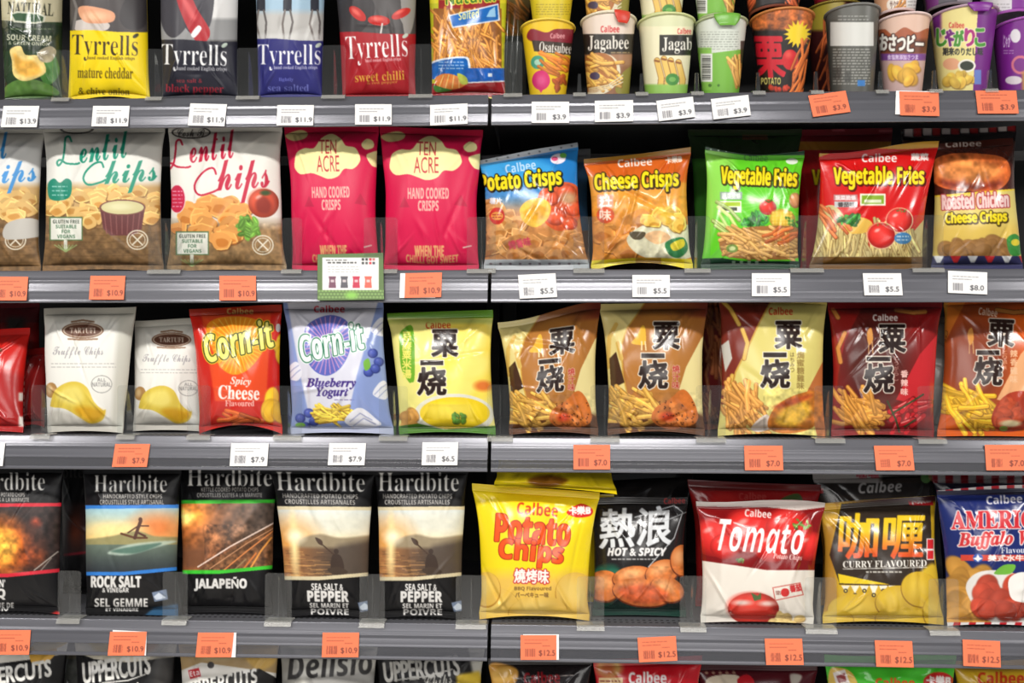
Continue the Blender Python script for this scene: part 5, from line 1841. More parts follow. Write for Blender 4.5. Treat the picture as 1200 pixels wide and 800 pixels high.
def trail(A, t, b):
    A.rect(205, t, 330, b, grad_h(212, (170, 96, 46), 300, (96, 80, 70)))
    A.ell(222, 600, 20, 14, (246, 150, 60), soft=.6).ell(216, 606, 9, 8, (252, 214, 120), soft=.6)
    A.mottle(212, t, 330, b, .6, 8)
    A.rect(205, 640, 280, 668, (120, 76, 50), soft=6)
    A.poly([(232, 668), (322, 612), (322, 668)], (110, 74, 48))
    A.mottle(240, 615, 322, 668, .7, 4)
    for P, c, w in (([(232, 664), (270, 640), (322, 612)], (232, 206, 190), 1.6), ([(246, 666), (290, 636), (322, 618)], (206, 150, 110), 1), ([(262, 668), (290, 645), (320, 622)], (226, 140, 80), 1.4), ([(292, 668), (306, 645), (318, 630)], (226, 150, 70), 2), ([(284, 668), (300, 648)], (206, 120, 60), 2), ([(274, 668), (288, 655)], (160, 130, 90), 1.5)):
        A.line(P, w, c)


q = [(209, 546), (326, 547), (319, 727), (214, 727)]
A = hard(art_for(q, BLK, 74), 209, (219, 548, 319, 570), [('KETTLE-COOKED POTATO CHIPS', (236, 571, 303, 576)), ('CROUSTILLES CUITES A LA MARMITE', (231, 577.5, 307, 582.5))], 588, 669, (62, 196, 52), trail,
         [('JALAPEÑO', (228, 676, 289, 692)), ], foot=([(212, 724), (260, 719), (322, 722), (322, 732), (212, 732)], (60, 146, 44)))
make_bag('black bag with green stripes and a forest trail, reading JALAPEÑO', q, 3, A, G3, FILM_SATIN, seed=74, pinch=.03, yb=.036, yt=.085)


def kayak(A, t, b):
    A.rect(430, t, 560, b, grad_v(t, (196, 212, 220), t + 36, (240, 224, 184)))
    A.ell(500, 604, 60, 9, (226, 226, 214), -6, a=.8, soft=.8)
    A.ell(512, 612, 40, 10, (216, 214, 196), soft=.7)
    A.ell(452, 634, 26, 22, (232, 164, 86), soft=.8)
    A.blob([(462, 634), (486, 626), (512, 630), (560, 626), (560, 646), (462, 648)], (150, 134, 106), soft=1.5)
    A.rect(430, 642, 560, b + 6, grad_h(440, (190, 126, 74), 500, (84, 68, 56)), soft=2)
    A.streaks(436, 646, 540, b, 90, (60, 46, 38), .35).streaks(436, 646, 490, b, 40, (236, 176, 104), .4)
    A.poly([(505, 640), (560, 628), (560, 682), (500, 682)], (84, 72, 62), soft=4)
    A.ell(458, 640, 4, 30, (252, 226, 160), soft=.8).ell(460, 629, 9, 7, (254, 240, 206), soft=.7)
    A.line([(484, 633), (498, 646), (510, 656)], 1.6, (70, 52, 40)).blob([(482, 630), (489, 633), (490, 639), (485, 637)], (70, 52, 40))
    A.ell(505, 646, 2.8, 3.2, (60, 46, 38)).blob([(500, 652), (505, 649), (511, 653), (513, 668), (499, 668)], (60, 46, 38)).blob([(494, 668), (506, 664), (518, 670), (506, 674)], (66, 52, 42))


qs = [(439, 548), (549, 547), (541, 728), (444, 728)]
WORDS = [('SEA SALT &', (475, 684, 512, 692)), ('PEPPER', (470, 693, 518, 705)), ('SEL MARIN ET', (472, 707, 518, 712.5)), ('POIVRE', (473, 713.5, 518, 720.5))]
A = art_for(qs, BLK, 75)
A = hard(A, 439, (443, 553, 538, 576), [('HANDCRAFTED POTATO CHIPS', (449, 578.5, 530, 584)), ('CROUSTILLES ARTISANALES', (451, 585.5, 527, 591))], 596, 677, (214, 200, 164), kayak, WORDS, logo=(529, 702))
make_bag('black bag with a kayaker beside the yellow potato chips bag', qs, 3, A, G3, FILM_SATIN, seed=75, pinch=.04)
make_bag('black bag with a kayaker beside the JALAPEÑO bag', [(318, 547), (440, 548), (431, 728), (337, 727)], 3, A, G3, FILM_SATIN, seed=76, pinch=.04, ref=qs)

q = [(553, 566), (703, 577), (690, 731), (562, 729)]
A = art_for(q, (246, 218, 32), 77)
A.rect(555, 672, 700, 740, (232, 188, 74), soft=8)
for x, y, rx, ry, t in ((580, 712, 30, 24, 10), (676, 696, 26, 24, 60), (630, 716, 34, 18, -5), (610, 732, 30, 12, 4), (664, 728, 30, 14, -8), (570, 690, 16, 20, 0)):
    A.ell(x, y + 1, rx + 1, ry + 1, (190, 136, 40), t).ell(x, y, rx, ry, (230, 186, 78), t).ell(x - 4, y - 3, rx * .6, ry * .55, (240, 204, 104), t, soft=.5)
A.text('Calbee', 606, 589, 654, 604, (202, 56, 30), 'b', rot=4)
A.blob([(664, 600), (680, 590), (694, 596), (692, 604), (676, 606)], (214, 40, 40)).text('卡樂B', 667, 593, 692, 603, (250, 240, 236), bold=.5, rot=-2)
A.text('Potato', 581, 605, 668, 637, (240, 88, 34), 'b', rot=4, bold=.5, out=((186, 34, 24), .8), out2=((110, 36, 16), .45))
A.text('Chips', 585, 633, 660, 664, (240, 88, 34), 'b', rot=5, bold=.5, out=((186, 34, 24), .8), out2=((110, 36, 16), .45))
A.text('燒烤味', 603, 667, 643, 683, (248, 240, 230), rot=2, bold=.5, out=((196, 36, 40), 1.3))
A.text('BBQ Flavoured', 603, 687, 646, 692.5, (120, 84, 30), 'b')
A.text('バーベキュー味', 604, 694, 643, 700, (120, 84, 30), bold=.3)
A.done()
make_bag('yellow bag of BBQ potato chips with red lettering', q, 3, A, G3, seed=77, yb=.024, yt=.058, crease=1.3, arch=.008, pinch=.07)
q = [(585, 576), (720, 580), (714, 726), (590, 726)]
A = art_for(q, (238, 212, 30), 78)
A.rect(570, 566, 730, 584, (226, 200, 26)).ell(641, 574, 18, 4, (150, 60, 30), soft=.4).done()
make_bag('yellow bag standing hidden behind the yellow BBQ potato chips', q, 3, A, G3, seed=78, yb=.125, yt=.135, step=.0018)
q = [(584, 516), (714, 522), (723, 579), (579, 570)]
A = art_for(q, (246, 220, 34), 87)
A.rect(570, 560, 730, 590, (236, 208, 28)).blob([(618, 562), (640, 556), (666, 562), (650, 570), (630, 570)], (120, 60, 24), .8, 2).done()
make_bag('yellow bag lying across the top of the yellow BBQ potato chips', q, 3, A, G3, seed=87, yb=.010, yt=.15, thick=.018, stand=False, pinch=.03)

q = [(692, 584), (806, 581), (804, 724), (694, 716)]
A = art_for(q, (34, 31, 31), 79)
A.blob([(694, 668), (720, 662), (730, 680), (700, 690)], (36, 92, 74), soft=3).poly([(690, 704), (810, 712), (810, 735), (690, 735)], (22, 58, 48), soft=4)
for x, y, rx, ry, t in ((708, 686, 20, 18, 0), (742, 676, 24, 13, -8), (776, 670, 20, 14, -20), (800, 656, 14, 18, 0), (752, 694, 34, 16, 8), (782, 690, 20, 14, 20)):
    A.ell(x, y + 1, rx + 1, ry + 1, (112, 50, 26), t).ell(x, y, rx, ry, (206, 116, 58), t).ell(x - 3, y - 4, rx * .55, ry * .45, (236, 164, 106), t, soft=.5)
A.blob([(724, 690), (756, 684), (782, 694), (776, 706), (740, 706)], (214, 98, 54), soft=3)
A.mottle(692, 664, 806, 712, .3, 6)
A.text('熱浪', 704, 595, 787, 640, (216, 218, 220), rot=-3, bold=1.15, shear=.1)
A.line([(744, 606), (790, 592), (800, 600), (790, 630), (760, 664)], 1.0, (196, 198, 200)).line([(704, 612), (780, 610), (804, 600)], .8, (180, 182, 184))
A.text('HOT & SPICY', 712, 642, 781, 651, (226, 224, 222), 'bi', bold=.4)
A.lines_of_print(717, 653, 770, 657, 1, (190, 188, 186), 1.4)
A.text('Calbee', 778, 583, 803, 590, (170, 40, 40), 'b', rot=-2)
A.done()
make_bag('black bag of hot and spicy chips with silver brush lettering', q, 3, A, G3, seed=79, yb=.05, yt=.085, crease=1.4)
q = [(690, 556), (812, 552), (806, 724), (696, 724)]
A = art_for(q, (26, 24, 25), 80).done()
make_bag('plain black bag standing behind the hot and spicy bag', q, 3, A, G3, seed=80, yb=.20, yt=.22, step=.0022)

q = [(816, 585), (966, 590), (953, 735), (821, 735)]
A = art_for(q, (232, 224, 212), 81)
A.poly([(810, 575), (975, 575), (975, 668), (900, 668), (860, 662), (810, 655)], (128, 18, 20))
for x, y, r in ((838, 630, 26), (880, 622, 30), (925, 620, 28), (905, 655, 22), (850, 652, 18), (950, 640, 20)):
    A.ball(x, min(y, 640), r, r * .85, (206, 38, 34), .5)
A.leaves(938, 614, 11, 6, 12, (104, 130, 60)).leaves(868, 656, 7, 5, 7, (104, 130, 60))
A.poly([(810, 655), (860, 662), (900, 668), (975, 668), (975, 745), (810, 745)], (232, 224, 212))
A.text('Calbee', 873, 597, 904, 606, (240, 226, 220), 'b', rot=4)
A.text('Tomato', 841, 610, 942, 648, (250, 246, 242), 'bi', rot=3, bold=-.45, shear=.05)
A.text('Potato Chips', 906, 649, 940, 657, (246, 220, 214), 'si', rot=4)
A.ball(883, 713, 30, 19, (204, 48, 34), 0).ell(870, 706, 10, 3, (240, 206, 196), soft=.6).ell(899, 707, 9, 3, (240, 200, 190), soft=.6)
A.poly([(884, 704), (880, 694), (888, 698), (892, 694), (892, 702)], (70, 96, 44))
A.chips([(902, 722), (938, 736)], 14, 7, (232, 200, 130))
A.poly([(905, 688), (938, 682), (942, 697), (908, 704)], (200, 100, 90)).poly([(906.5, 689), (937, 683.5), (940.5, 696), (909, 702.5)], (234, 226, 214))
A.ell(920, 694, 5, 5, (206, 36, 36)).text('100%', 909, 692, 915, 697, (120, 60, 50), 'b').text('蕃茄', 926, 685, 939, 693, (206, 40, 44), bold=.4, rot=-10)
A.poly([(810, 580), (900, 586), (975, 586), (975, 593), (935, 598), (900, 594), (810, 593)], (214, 200, 192))
A.done()
make_bag('red and white bag of tomato potato chips', q, 3, A, G3, seed=81, yb=.022, yt=.052, crease=1.5, wave=.005)
q = [(806, 562), (962, 568), (952, 735), (815, 735)]
A = art_for(q, (150, 26, 28), 82)
A.rect(800, 555, 970, 575, (120, 40, 40)).text('Calbee', 866, 577, 898, 586, (170, 60, 56), 'b').blob([(915, 585), (935, 578), (940, 590), (920, 596)], (66, 84, 44)).ell(850, 590, 20, 12, (180, 36, 34), soft=.3).done()  # second tomato bag, white seal and lettering darkened as painted shade
make_bag('red bag in painted shade standing behind the tomato potato chips', q, 3, A, G3, seed=82, yb=.11, yt=.13, step=.0018)

q = [(960, 590), (1096, 580), (1106, 736), (964, 736)]
A = art_for(q, (206, 166, 40), 83)
A.poly([(950, 570), (985, 575), (976, 640), (982, 700), (975, 745), (950, 745)], (176, 128, 44), soft=2)
A.blob([(962, 600), (968, 590), (980, 592), (978, 612), (968, 616)], (206, 160, 50))
A.poly([(986, 590), (1090, 582), (1092, 640), (1096, 662), (1060, 690), (1040, 684), (984, 684), (972, 650)], (54, 44, 36))
A.poly([(982, 672), (984, 684), (1040, 684), (1010, 678)], (232, 200, 40))
A.blob([(1094, 660), (1064, 690), (1080, 710), (1108, 700)], (210, 176, 50), soft=2)
A.line([(984, 684), (1050, 686)], 1.6, (60, 44, 30))
for k in range(6):
    A.poly([(986 + k * 11, 686), (991 + k * 11, 698 - abs(k - 3) * 1.5), (996 + k * 11, 686)], (236, 230, 206))
    A.ell(991 + k * 11, 692 + (k % 2) * 5, 2.6, 2.6, (60, 50, 44)).ell(991 + k * 11, 692 + (k % 2) * 5, 1.1, 1.1, (232, 210, 100))
for x, y, rx, ry, t in ((1004, 716, 34, 20, 4), (1050, 704, 24, 18, -10), (1078, 690, 22, 20, 30), (1060, 724, 34, 14, 0), (1096, 716, 14, 20, 0), (980, 726, 20, 12, 0)):
    A.ell(x, y + 1, rx + 1, ry + 1, (150, 110, 24), t).ell(x, y, rx, ry, (208, 170, 46), t).ell(x - 4, y - 3, rx * .55, ry * .5, (222, 188, 70), t, soft=.6)
A.text('咖喱', 984, 602, 1082, 654, lambda X, Y: np.stack([236 - 20 * np.clip((Y - 625) / 30, 0, 1), 196 - 110 * np.clip((Y - 622) / 28, 0, 1), 40 + 0 * X], -1), bold=1.3, shear=.06)
A.text('CURRY FLAVOURED', 988, 656.5, 1086, 664.5, (240, 236, 226), 's', rot=-1)
A.line([(988, 666.5), (1086, 664.5)], .8, (230, 226, 216))
A.lines_of_print(1015, 668, 1058, 672, 1, (226, 222, 210), 1.5)
A.poly([(1062, 582), (1092, 578), (1094, 592), (1066, 592)], (206, 34, 40)).text('卡樂B', 1065, 580, 1091, 590, (246, 236, 232), bold=.5, rot=-5)
A.rect(1086, 631, 1095, 656, (236, 226, 222)).rect(1087, 632, 1094, 643, (204, 40, 44)).rect(1087, 645, 1094, 655, (204, 40, 44))
A.rect(950, 574, 1110, 588, (60, 30, 30), soft=2)
A.done()
make_bag('dark brown and gold bag of curry flavoured chips', q, 3, A, G3, seed=83, yb=.026, yt=.075, crease=1.4)
q = [(952, 553), (1100, 550), (1102, 735), (962, 735)]
A = art_for(q, (48, 40, 36), 84)
A.rect(940, 545, 1032, 568, (176, 170, 166), soft=3).rect(940, 566, 1110, 580, (40, 36, 36)).text('Calbee', 1006, 564, 1057, 577, (186, 182, 180), 'bi', rot=-3).text('咖喱', 1004, 552, 1030, 560, (170, 40, 60), bold=.4).ell(1085, 560, 6, 6, (110, 160, 90)).ell(1094, 558, 6, 6, (196, 160, 110)).rect(950, 572, 965, 578, (170, 40, 44)).rect(940, 590, 975, 740, (176, 128, 44)).done()
make_bag('black topped bag standing behind the curry flavoured chips', q, 3, A, G3, seed=84, yb=.125, yt=.145, step=.0015)

q = [(1096, 574), (1228, 566), (1222, 737), (1110, 737)]
A = art_for(q, (30, 42, 104), 85)
A.rect(1085, 552, 1240, 580, (40, 40, 60))
A.chips([(1116, 668), (1150, 730)], 16, 20, (196, 142, 62))
A.blob([(1132, 690), (1140, 674), (1160, 668), (1190, 672), (1225, 690), (1225, 722), (1170, 730), (1146, 716)], (226, 222, 216))
A.chips([(1146, 682), (1210, 716)], 26, 13, (186, 62, 38))
A.blob([(1165, 672), (1176, 662), (1190, 662), (1184, 672)], (110, 176, 62))
A.blob([(1184, 676), (1200, 670), (1225, 676), (1225, 704), (1190, 704), (1182, 690)], (236, 232, 226))
A.text('AMERICAN', 1115, 598, 1246, 619, (204, 42, 52), 's', rot=-1, bold=.6, out=((236, 228, 224), 1.1))
A.text('Buffalo Wings', 1123, 622, 1246, 642, (204, 54, 58), 'si', rot=-2, bold=.5, out=((240, 226, 222), 1.2))
A.text('Flavoured', 1173, 641, 1215, 648, (226, 226, 232), 's', rot=-1)
A.rect(1126, 650, 1240, 657, (206, 70, 54)).ell(1146, 653.5, 6, 5, (60, 90, 170)).poly([(1146, 649), (1148, 653), (1152, 654), (1148, 656), (1146, 658), (1144, 656), (1140, 654), (1144, 653)], (236, 236, 236))
A.text('美式水牛城雞翼', 1158, 650, 1232, 657.5, (236, 226, 220), bold=.4)
A.text('Calbee', 1156, 580, 1198, 590, (220, 216, 224), 'b', rot=-3)
for k in range(9):
    A.rect(1090 + k * 18, 566 - k * .6, 1099 + k * 18, 575 - k * .6, (190, 34, 44)).rect(1099 + k * 18, 566 - k * .6, 1108 + k * 18, 575 - k * .6, (214, 208, 208))
    A.poly([(1108 + k * 18, 729), (1118 + k * 18, 729), (1115 + k * 18, 740), (1105 + k * 18, 740)], (226, 222, 220)).poly([(1118 + k * 18, 729), (1127 + k * 18, 729), (1124 + k * 18, 740), (1114 + k * 18, 740)], (186, 30, 40))
A.done()
make_bag('navy bag with red lettering reading AMERICAN at the right end', q, 3, A, G3, seed=85, yb=.022, yt=.048)
q = [(1092, 556), (1230, 550), (1225, 735), (1105, 735)]
A = art_for(q, (30, 28, 46), 86)
for k in range(9):
    A.rect(1090 + k * 18, 552, 1099 + k * 18, 566, (150, 30, 40)).rect(1099 + k * 18, 552, 1108 + k * 18, 566, (180, 174, 174))
A.done()
make_bag('dark bag with checked seal behind the navy bag', q, 3, A, G3, seed=86, yb=.11, yt=.13, step=.0018)

# ------------------------------------------------------------------ bottom row: tops of bags under the lowest rail
G4 = 'bags on the lowest shelf in view'


W4 = (228, 226, 220)


def u1(A):
    A.poly([(-40, 730), (90, 730), (90, 764), (40, 772), (-40, 782)], (222, 218, 208))
    A.blob([(36, 758), (62, 752), (66, 764), (54, 776), (38, 778)], (222, 172, 74)).blob([(42, 752), (80, 748), (70, 758), (44, 762)], (232, 206, 140))




def band_bag(label, q, seed, text, box, rot, ink, body, base=BLK, font='', bold=.9, shear=0.0, **kw):
    A = art_for(q, base, seed)
    body(A)
    A.text(text, *box, ink, font, rot=rot, bold=bold, shear=shear)
    A.done()
    return make_bag(label, q, 4, A, G4, FILM_SATIN, seed=seed, step=.0014, **kw)


band_bag('black and white bag with hand lettering at the lower left corner', [(-40, 745), (80, 745), (76, 942), (-36, 942)], 91, 'UPPERCUTS', (-32, 780, 60, 799), -9, W4, u1, shear=.1)
q = [(66, 748), (120, 748), (116, 942), (70, 942)]
A = art_for(q, (110, 112, 108), 92)
A.rect(60, 740, 130, 772, (128, 122, 104)).mottle(60, 740, 130, 945, .3, 8).done()
make_bag('grey bag in the gap between the two hand lettered bags', q, 4, A, G4, seed=92, yb=.12, yt=.13, step=.002)


def u2(A):
    A.poly([(80, 735), (215, 735), (215, 768), (150, 776), (110, 772), (80, 760)], (214, 206, 188))
    A.blob([(104, 750), (130, 748), (134, 760), (118, 766)], (206, 176, 92), soft=3).blob([(160, 750), (180, 746), (184, 758), (168, 764)], (206, 150, 100), soft=3)
    A.line([(120, 800), (150, 797), (170, 790)], 1.4, W4)
    A.ell(190, 790, 12, 22, (70, 68, 66), soft=.5)
    A.text('Chip', 130, 800, 165, 815, W4, 'sc', rot=-8)


band_bag('black bag with white hand lettering and pale chip pictures under the surfer bag', [(86, 743), (208, 743), (203, 942), (92, 942)], 93, 'UPPERCUTS', (97, 771, 176, 795), -9, W4, u2, shear=.1)


def u3(A):
    A.rect(205, 735, 335, 796, (178, 150, 106))
    A.blob([(230, 752), (280, 748), (290, 768), (240, 772)], (206, 186, 146), soft=3).blob([(282, 756), (320, 752), (322, 776), (300, 784)], (216, 176, 96), soft=2)
    A.poly([(205, 788), (236, 776), (280, 782), (335, 790), (335, 820), (205, 820)], (230, 226, 218))
    A.poly([(205, 806), (250, 793), (290, 785), (304, 783), (335, 800), (335, 950), (205, 950)], (30, 28, 28))
    A.ell(247, 779, 4, 4, (70, 66, 66))
    A.poly([(219, 784), (234, 780), (237, 793), (222, 797)], (236, 220, 216)).poly([(220.5, 785.2), (233, 782), (235.5, 792), (223, 795.5)], (190, 36, 44)).text('Eta', 222.5, 785.5, 233.5, 792, (244, 232, 230), 'b', rot=-12)


band_bag('beige topped bag with small red square logo and white lettering', [(210, 748), (327, 750), (322, 942), (214, 942)], 94, 'UPPERCUTS', (216, 791, 302, 808), -11, (236, 234, 228), u3, font='b', bold=.3, shear=.15)


def u4(A):
    A.rect(320, 735, 450, 950, (196, 194, 186))
    A.poly([(320, 750), (345, 760), (352, 800), (320, 830)], (150, 148, 142), soft=3)
    A.poly([(360, 794), (440, 784), (445, 800), (360, 812)], (150, 148, 144), soft=3)
    A.rect(326, 830, 445, 940, (90, 86, 80), soft=6)


band_bag('silver bag with black script lettering under the kayaker bags', [(328, 750), (443, 752), (438, 942), (328, 942)], 95, 'Delisio', (336, 763, 436, 793), -4, (50, 48, 48), u4, base=(196, 194, 186), font='bi', bold=.2)


def u5(A):
    A.poly([(545, 745), (580, 745), (580, 830), (556, 800)], (176, 174, 166), soft=2)
    A.poly([(535, 790), (562, 786), (566, 800), (535, 806)], (200, 170, 50), soft=2)
    A.line([(462, 797), (500, 792), (530, 784)], 1.4, (210, 208, 202))
    A.text('Chips', 498, 790, 530, 808, (190, 188, 180), 'sc', rot=-10)


band_bag('black bag with grey hand lettering under the right kayaker bag', [(440, 757), (568, 756), (562, 942), (446, 942)], 96, 'UPPERCUTS', (450, 772, 538, 795), -6, (190, 188, 182), u5)


def calbee_bag(label, q, seed, base, ink, box, rot, body, **kw):
    A = art_for(q, base, seed)
    body(A)
    A.text('Calbee', *box, ink, 'b', rot=rot, bold=.3)
    A.done()
    return make_bag(label, q, 4, A, G4, FILM_GLOSS, seed=seed, step=.0014, **kw)


def c1(A):
    A.blob([(572, 782), (582, 776), (606, 784), (604, 800), (590, 812), (574, 806)], (206, 150, 66), soft=1).blob([(576, 788), (596, 782), (600, 796), (582, 800)], (226, 178, 90), soft=2)
    A.line([(602, 795), (640, 792), (672, 791)], .9, (180, 170, 166))


calbee_bag('black bag with dull red lettering right of the bay joint', [(572, 771), (694, 770), (690, 945), (578, 945)], 97, (32, 26, 27), (140, 30, 36), (614, 787, 656, 801), -2, c1)


def c2(A):
    A.ell(714, 782, 15, 13, (206, 170, 96), soft=.3).ell(712, 784, 9, 8, (186, 96, 56), soft=.5)
    A.rect(702, 794, 730, 812, (230, 200, 150)).lines_of_print(703, 795, 728, 806, 2, (120, 40, 30), 2)


calbee_bag('bright red bag with white lettering on the lowest shelf', [(695, 772), (823, 768), (818, 945), (700, 945)], 98, (196, 24, 36), (248, 240, 238), (737, 787, 781, 801), 0, c2)


def c3(A):
    A.rect(810, 765, 970, 786, (64, 22, 28))
    for k in range(5):
        A.ell(828 + k * 8, 788, 2, 1.5, (170, 130, 110))
    A.blob([(828, 796), (850, 790), (868, 794), (866, 815), (832, 815)], (230, 214, 190)).blob([(864, 796), (876, 790), (884, 800), (870, 808)], (196, 34, 44))
    A.blob([(926, 790), (940, 792), (930, 806)], (190, 180, 170), soft=1)


calbee_bag('dark maroon bag between the bright red and green bags', [(816, 778), (958, 776), (952, 945), (822, 945)], 99, (84, 24, 32), (110, 40, 46), (880, 806, 920, 818), 0, c3, yb=.055, yt=.085)


def c4(A):
    A.blob([(972, 786), (984, 782), (1000, 790), (1006, 815), (974, 815)], (226, 190, 90))
    A.poly([(976, 788), (990, 784), (996, 800), (980, 802)], (236, 226, 220)).poly([(980, 792), (990, 788), (992, 798), (983, 800)], (150, 60, 60))
    A.ell(1100, 799, 18, 12, (204, 44, 40)).text('卡樂B', 1086, 792, 1114, 803, (250, 240, 236), bold=.6)


calbee_bag('green bag with orange lettering in the lower right', [(966, 766), (1121, 766), (1112, 945), (972, 945)], 100, (76, 198, 52), (226, 90, 34), (1026, 794, 1072, 806), 0, c4, wave=.003)


def c5(A):
    A.rect(1110, 760, 1250, 786, (190, 146, 50), soft=3)


calbee_bag('mustard yellow bag with red lettering in the lower right corner', [(1118, 774), (1240, 772), (1234, 945), (1124, 945)], 101, (222, 178, 44), (206, 60, 30), (1146, 787, 1200, 802), 0, c5, yb=.055, yt=.085)

# ------------------------------------------------------------------ price tags on the rails
GW, GO = 'white price tags', 'orange price tags'


def qd(x0, y0, x1, y1, sk=0, tilt=0):
    """tag corners: sk leans the left and right edges, tilt raises the right end"""
    return [(x0 + sk, y0), (x1 + sk, y0 - tilt), (x1, y1 - tilt), (x0, y1)]


TAGS = [
    (0, (1, 124, 43, 149, 3, 0), '$13.9', 0, 'white price tag under the green and cream bag reading NATURAL'),
    (0, (107, 124, 150, 148, 2, 0), '$11.9', 0, 'white price tag under the yellow cheddar bag'),
    (0, (220, 121, 263, 147, 3, -1), '$11.9', 0, 'white price tag under the navy black pepper bag'),
    (0, (324, 123, 367, 147, 1, 0), '$11.9', 0, 'white price tag under the royal blue bag'),
    (0, (416, 122, 459, 146, 0, 0), '$11.9', 0, 'white price tag under the red sweet chilli bag'),
    (0, (504, 123, 548, 147, 0, 2), '$11.9', 0, 'white price tag under the bag of salted potato sticks'),
    (0, (623, 119, 667, 144, 0, 0), '$3.9', 0, 'white price tag under the yellow maroon banded cup'),
    (0, (697, 118, 742, 143, 0, 1), '$3.9', 0, 'white price tag under the brown cup with red tab'),
    (0, (772, 118, 815, 142, -3, 5), '$3.9', 0, 'tilted white price tag under the cream cup'),
    (0, (836, 116, 880, 140, -3, 5), '$3.9', 0, 'tilted white price tag under the green bar code cup'),
    (0, (953, 112, 997, 137, -6, 6), '$3.9', 1, 'tilted orange price tag under the grey cup'),
    (0, (1055, 107, 1101, 135, -1, -1), '$3.9', 1, 'orange price tag on a white slip under the pinkish brown cup'),
    (0, (1146, 106, 1194, 133, -3, 0), '$3.9', 1, 'orange price tag under the two purple cups at the right'),
    (1, (-10, 324, 31, 352, 2, 0), '$10.9', 1, 'orange price tag under the blue lettered lentil chips'),
    (1, (104, 323, 145, 351, 2, 0), '$10.9', 1, 'orange price tag under the green lettered lentil chips'),
    (1, (257, 323, 300, 352, 0, 0), '$10.9', 1, 'orange price tag under the crimson lettered lentil chips'),
    (1, (474, 320, 517, 349, 1, 1), '$10.9', 1, 'orange price tag with white slip under the pink bag'),
    (1, (609, 322, 653, 350, -2, 2), '$5.5', 0, 'white price tag under the blue potato crisps'),
    (1, (741, 322, 785, 348, 0, 0), '$5.5', 0, 'white price tag under the orange cheese crisps'),
    (1, (881, 320, 926, 347, 0, 0), '$5.5', 0, 'white price tag under the green vegetable fries'),
    (1, (1013, 320, 1058, 346, -2, 0), '$5.5', 0, 'white price tag under the red vegetable fries'),
    (1, (1111, 317, 1157, 343, 0, -2), '$8.0', 0, 'white price tag under the roast chicken picture bag'),
    (2, (-40, 519, 3, 546, 3, 0), '$7.9', 0, 'white price tag cut by the left edge under the slumped red bag'),
    (2, (131, 520, 172, 547, 4, 0), '$7.9', 1, 'orange price tag under the white truffle chips bags'),
    (2, (269, 519, 313, 546, 2, 0), '$7.9', 0, 'white price tag under the Spicy Cheese bag'),
    (2, (384, 519, 427, 545, 2, 0), '$7.9', 0, 'white price tag under the Blueberry Yogurt bag'),
    (2, (494, 518, 536, 545, 1, 0), '$6.5', 0, 'white price tag under the cream yellow bag with green seal'),
    (2, (672, 521, 715, 550, 0, 0), '$7.0', 1, 'orange price tag under the two brown bags'),
    (2, (873, 522, 918, 551, -1, 0), '$7.0', 1, 'orange price tag under the cream bag with maroon corner'),
    (2, (1027, 522, 1072, 551, -3, 0), '$7.0', 1, 'orange price tag under the dark red chilli bag'),
    (2, (1156, 521, 1205, 551, -2, 0), '$7.0', 1, 'orange price tag under the orange Chinese lettered bag'),
    (3, (-10, 738, 34, 767, 2, 0), '$10.9', 1, 'orange price tag under the camp fire bag'),
    (3, (126, 740, 169, 768, 3, 0), '$10.9', 1, 'orange price tag with white slip under the ROCK SALT bag'),
    (3, (229, 741, 271, 770, 3, 0), '$10.9', 1, 'orange price tag with white slip under the JALAPEÑO bag'),
    (3, (377, 741, 420, 770, 1, 0), '$10.9', 1, 'orange price tag under the left kayaker bag'),
    (3, (610, 744, 652, 773, 0, 0), '$12.5', 1, 'orange price tag with white edge under the yellow BBQ potato chips'),
    (3, (749, 747, 794, 776, -2, 2), '$12.5', 1, 'orange price tag under the hot and spicy bag'),
    (3, (898, 748, 942, 779, -2, 0), '$12.5', 1, 'orange price tag under the tomato potato chips'),
    (3, (1027, 750, 1071, 781, -2, -1), '$12.5', 1, 'orange price tag under the curry flavoured chips'),
    (3, (1129, 749, 1173, 780, -1, -2), '$12.5', 1, 'orange price tag under the navy AMERICAN bag'),
]
for k, (row, b, price, org, lab) in enumerate(TAGS):
    price_tag(lab, qd(*b), row, price, org, GO if org else GW, seed=k)
SLIPS = [(0, (1049, 106, 1094, 134, 1, -1), 'white paper slip behind the orange tag under the pinkish brown cup'),
         (1, (468, 320, 510, 349, 1, 0), 'white paper slip behind the orange tag under the pink bag'),
         (3, (131, 738, 171, 766, 1, -2), 'white paper slip behind the orange tag under the ROCK SALT bag'),
         (3, (234, 741, 276, 770, 1, 0), 'white paper slip behind the orange tag under the JALAPEÑO bag'),
         (3, (613, 743, 655, 773, 0, 0), 'white paper slip behind the orange tag under the yellow potato chips')]
for row, b, lab in SLIPS:
    qq = qd(*b)
    make_paper('paper_slip', lab, 'paper slip', qq, row, art_for(qq, WHITE_TAG).done(), 'white slips behind orange tags', off=.0042)

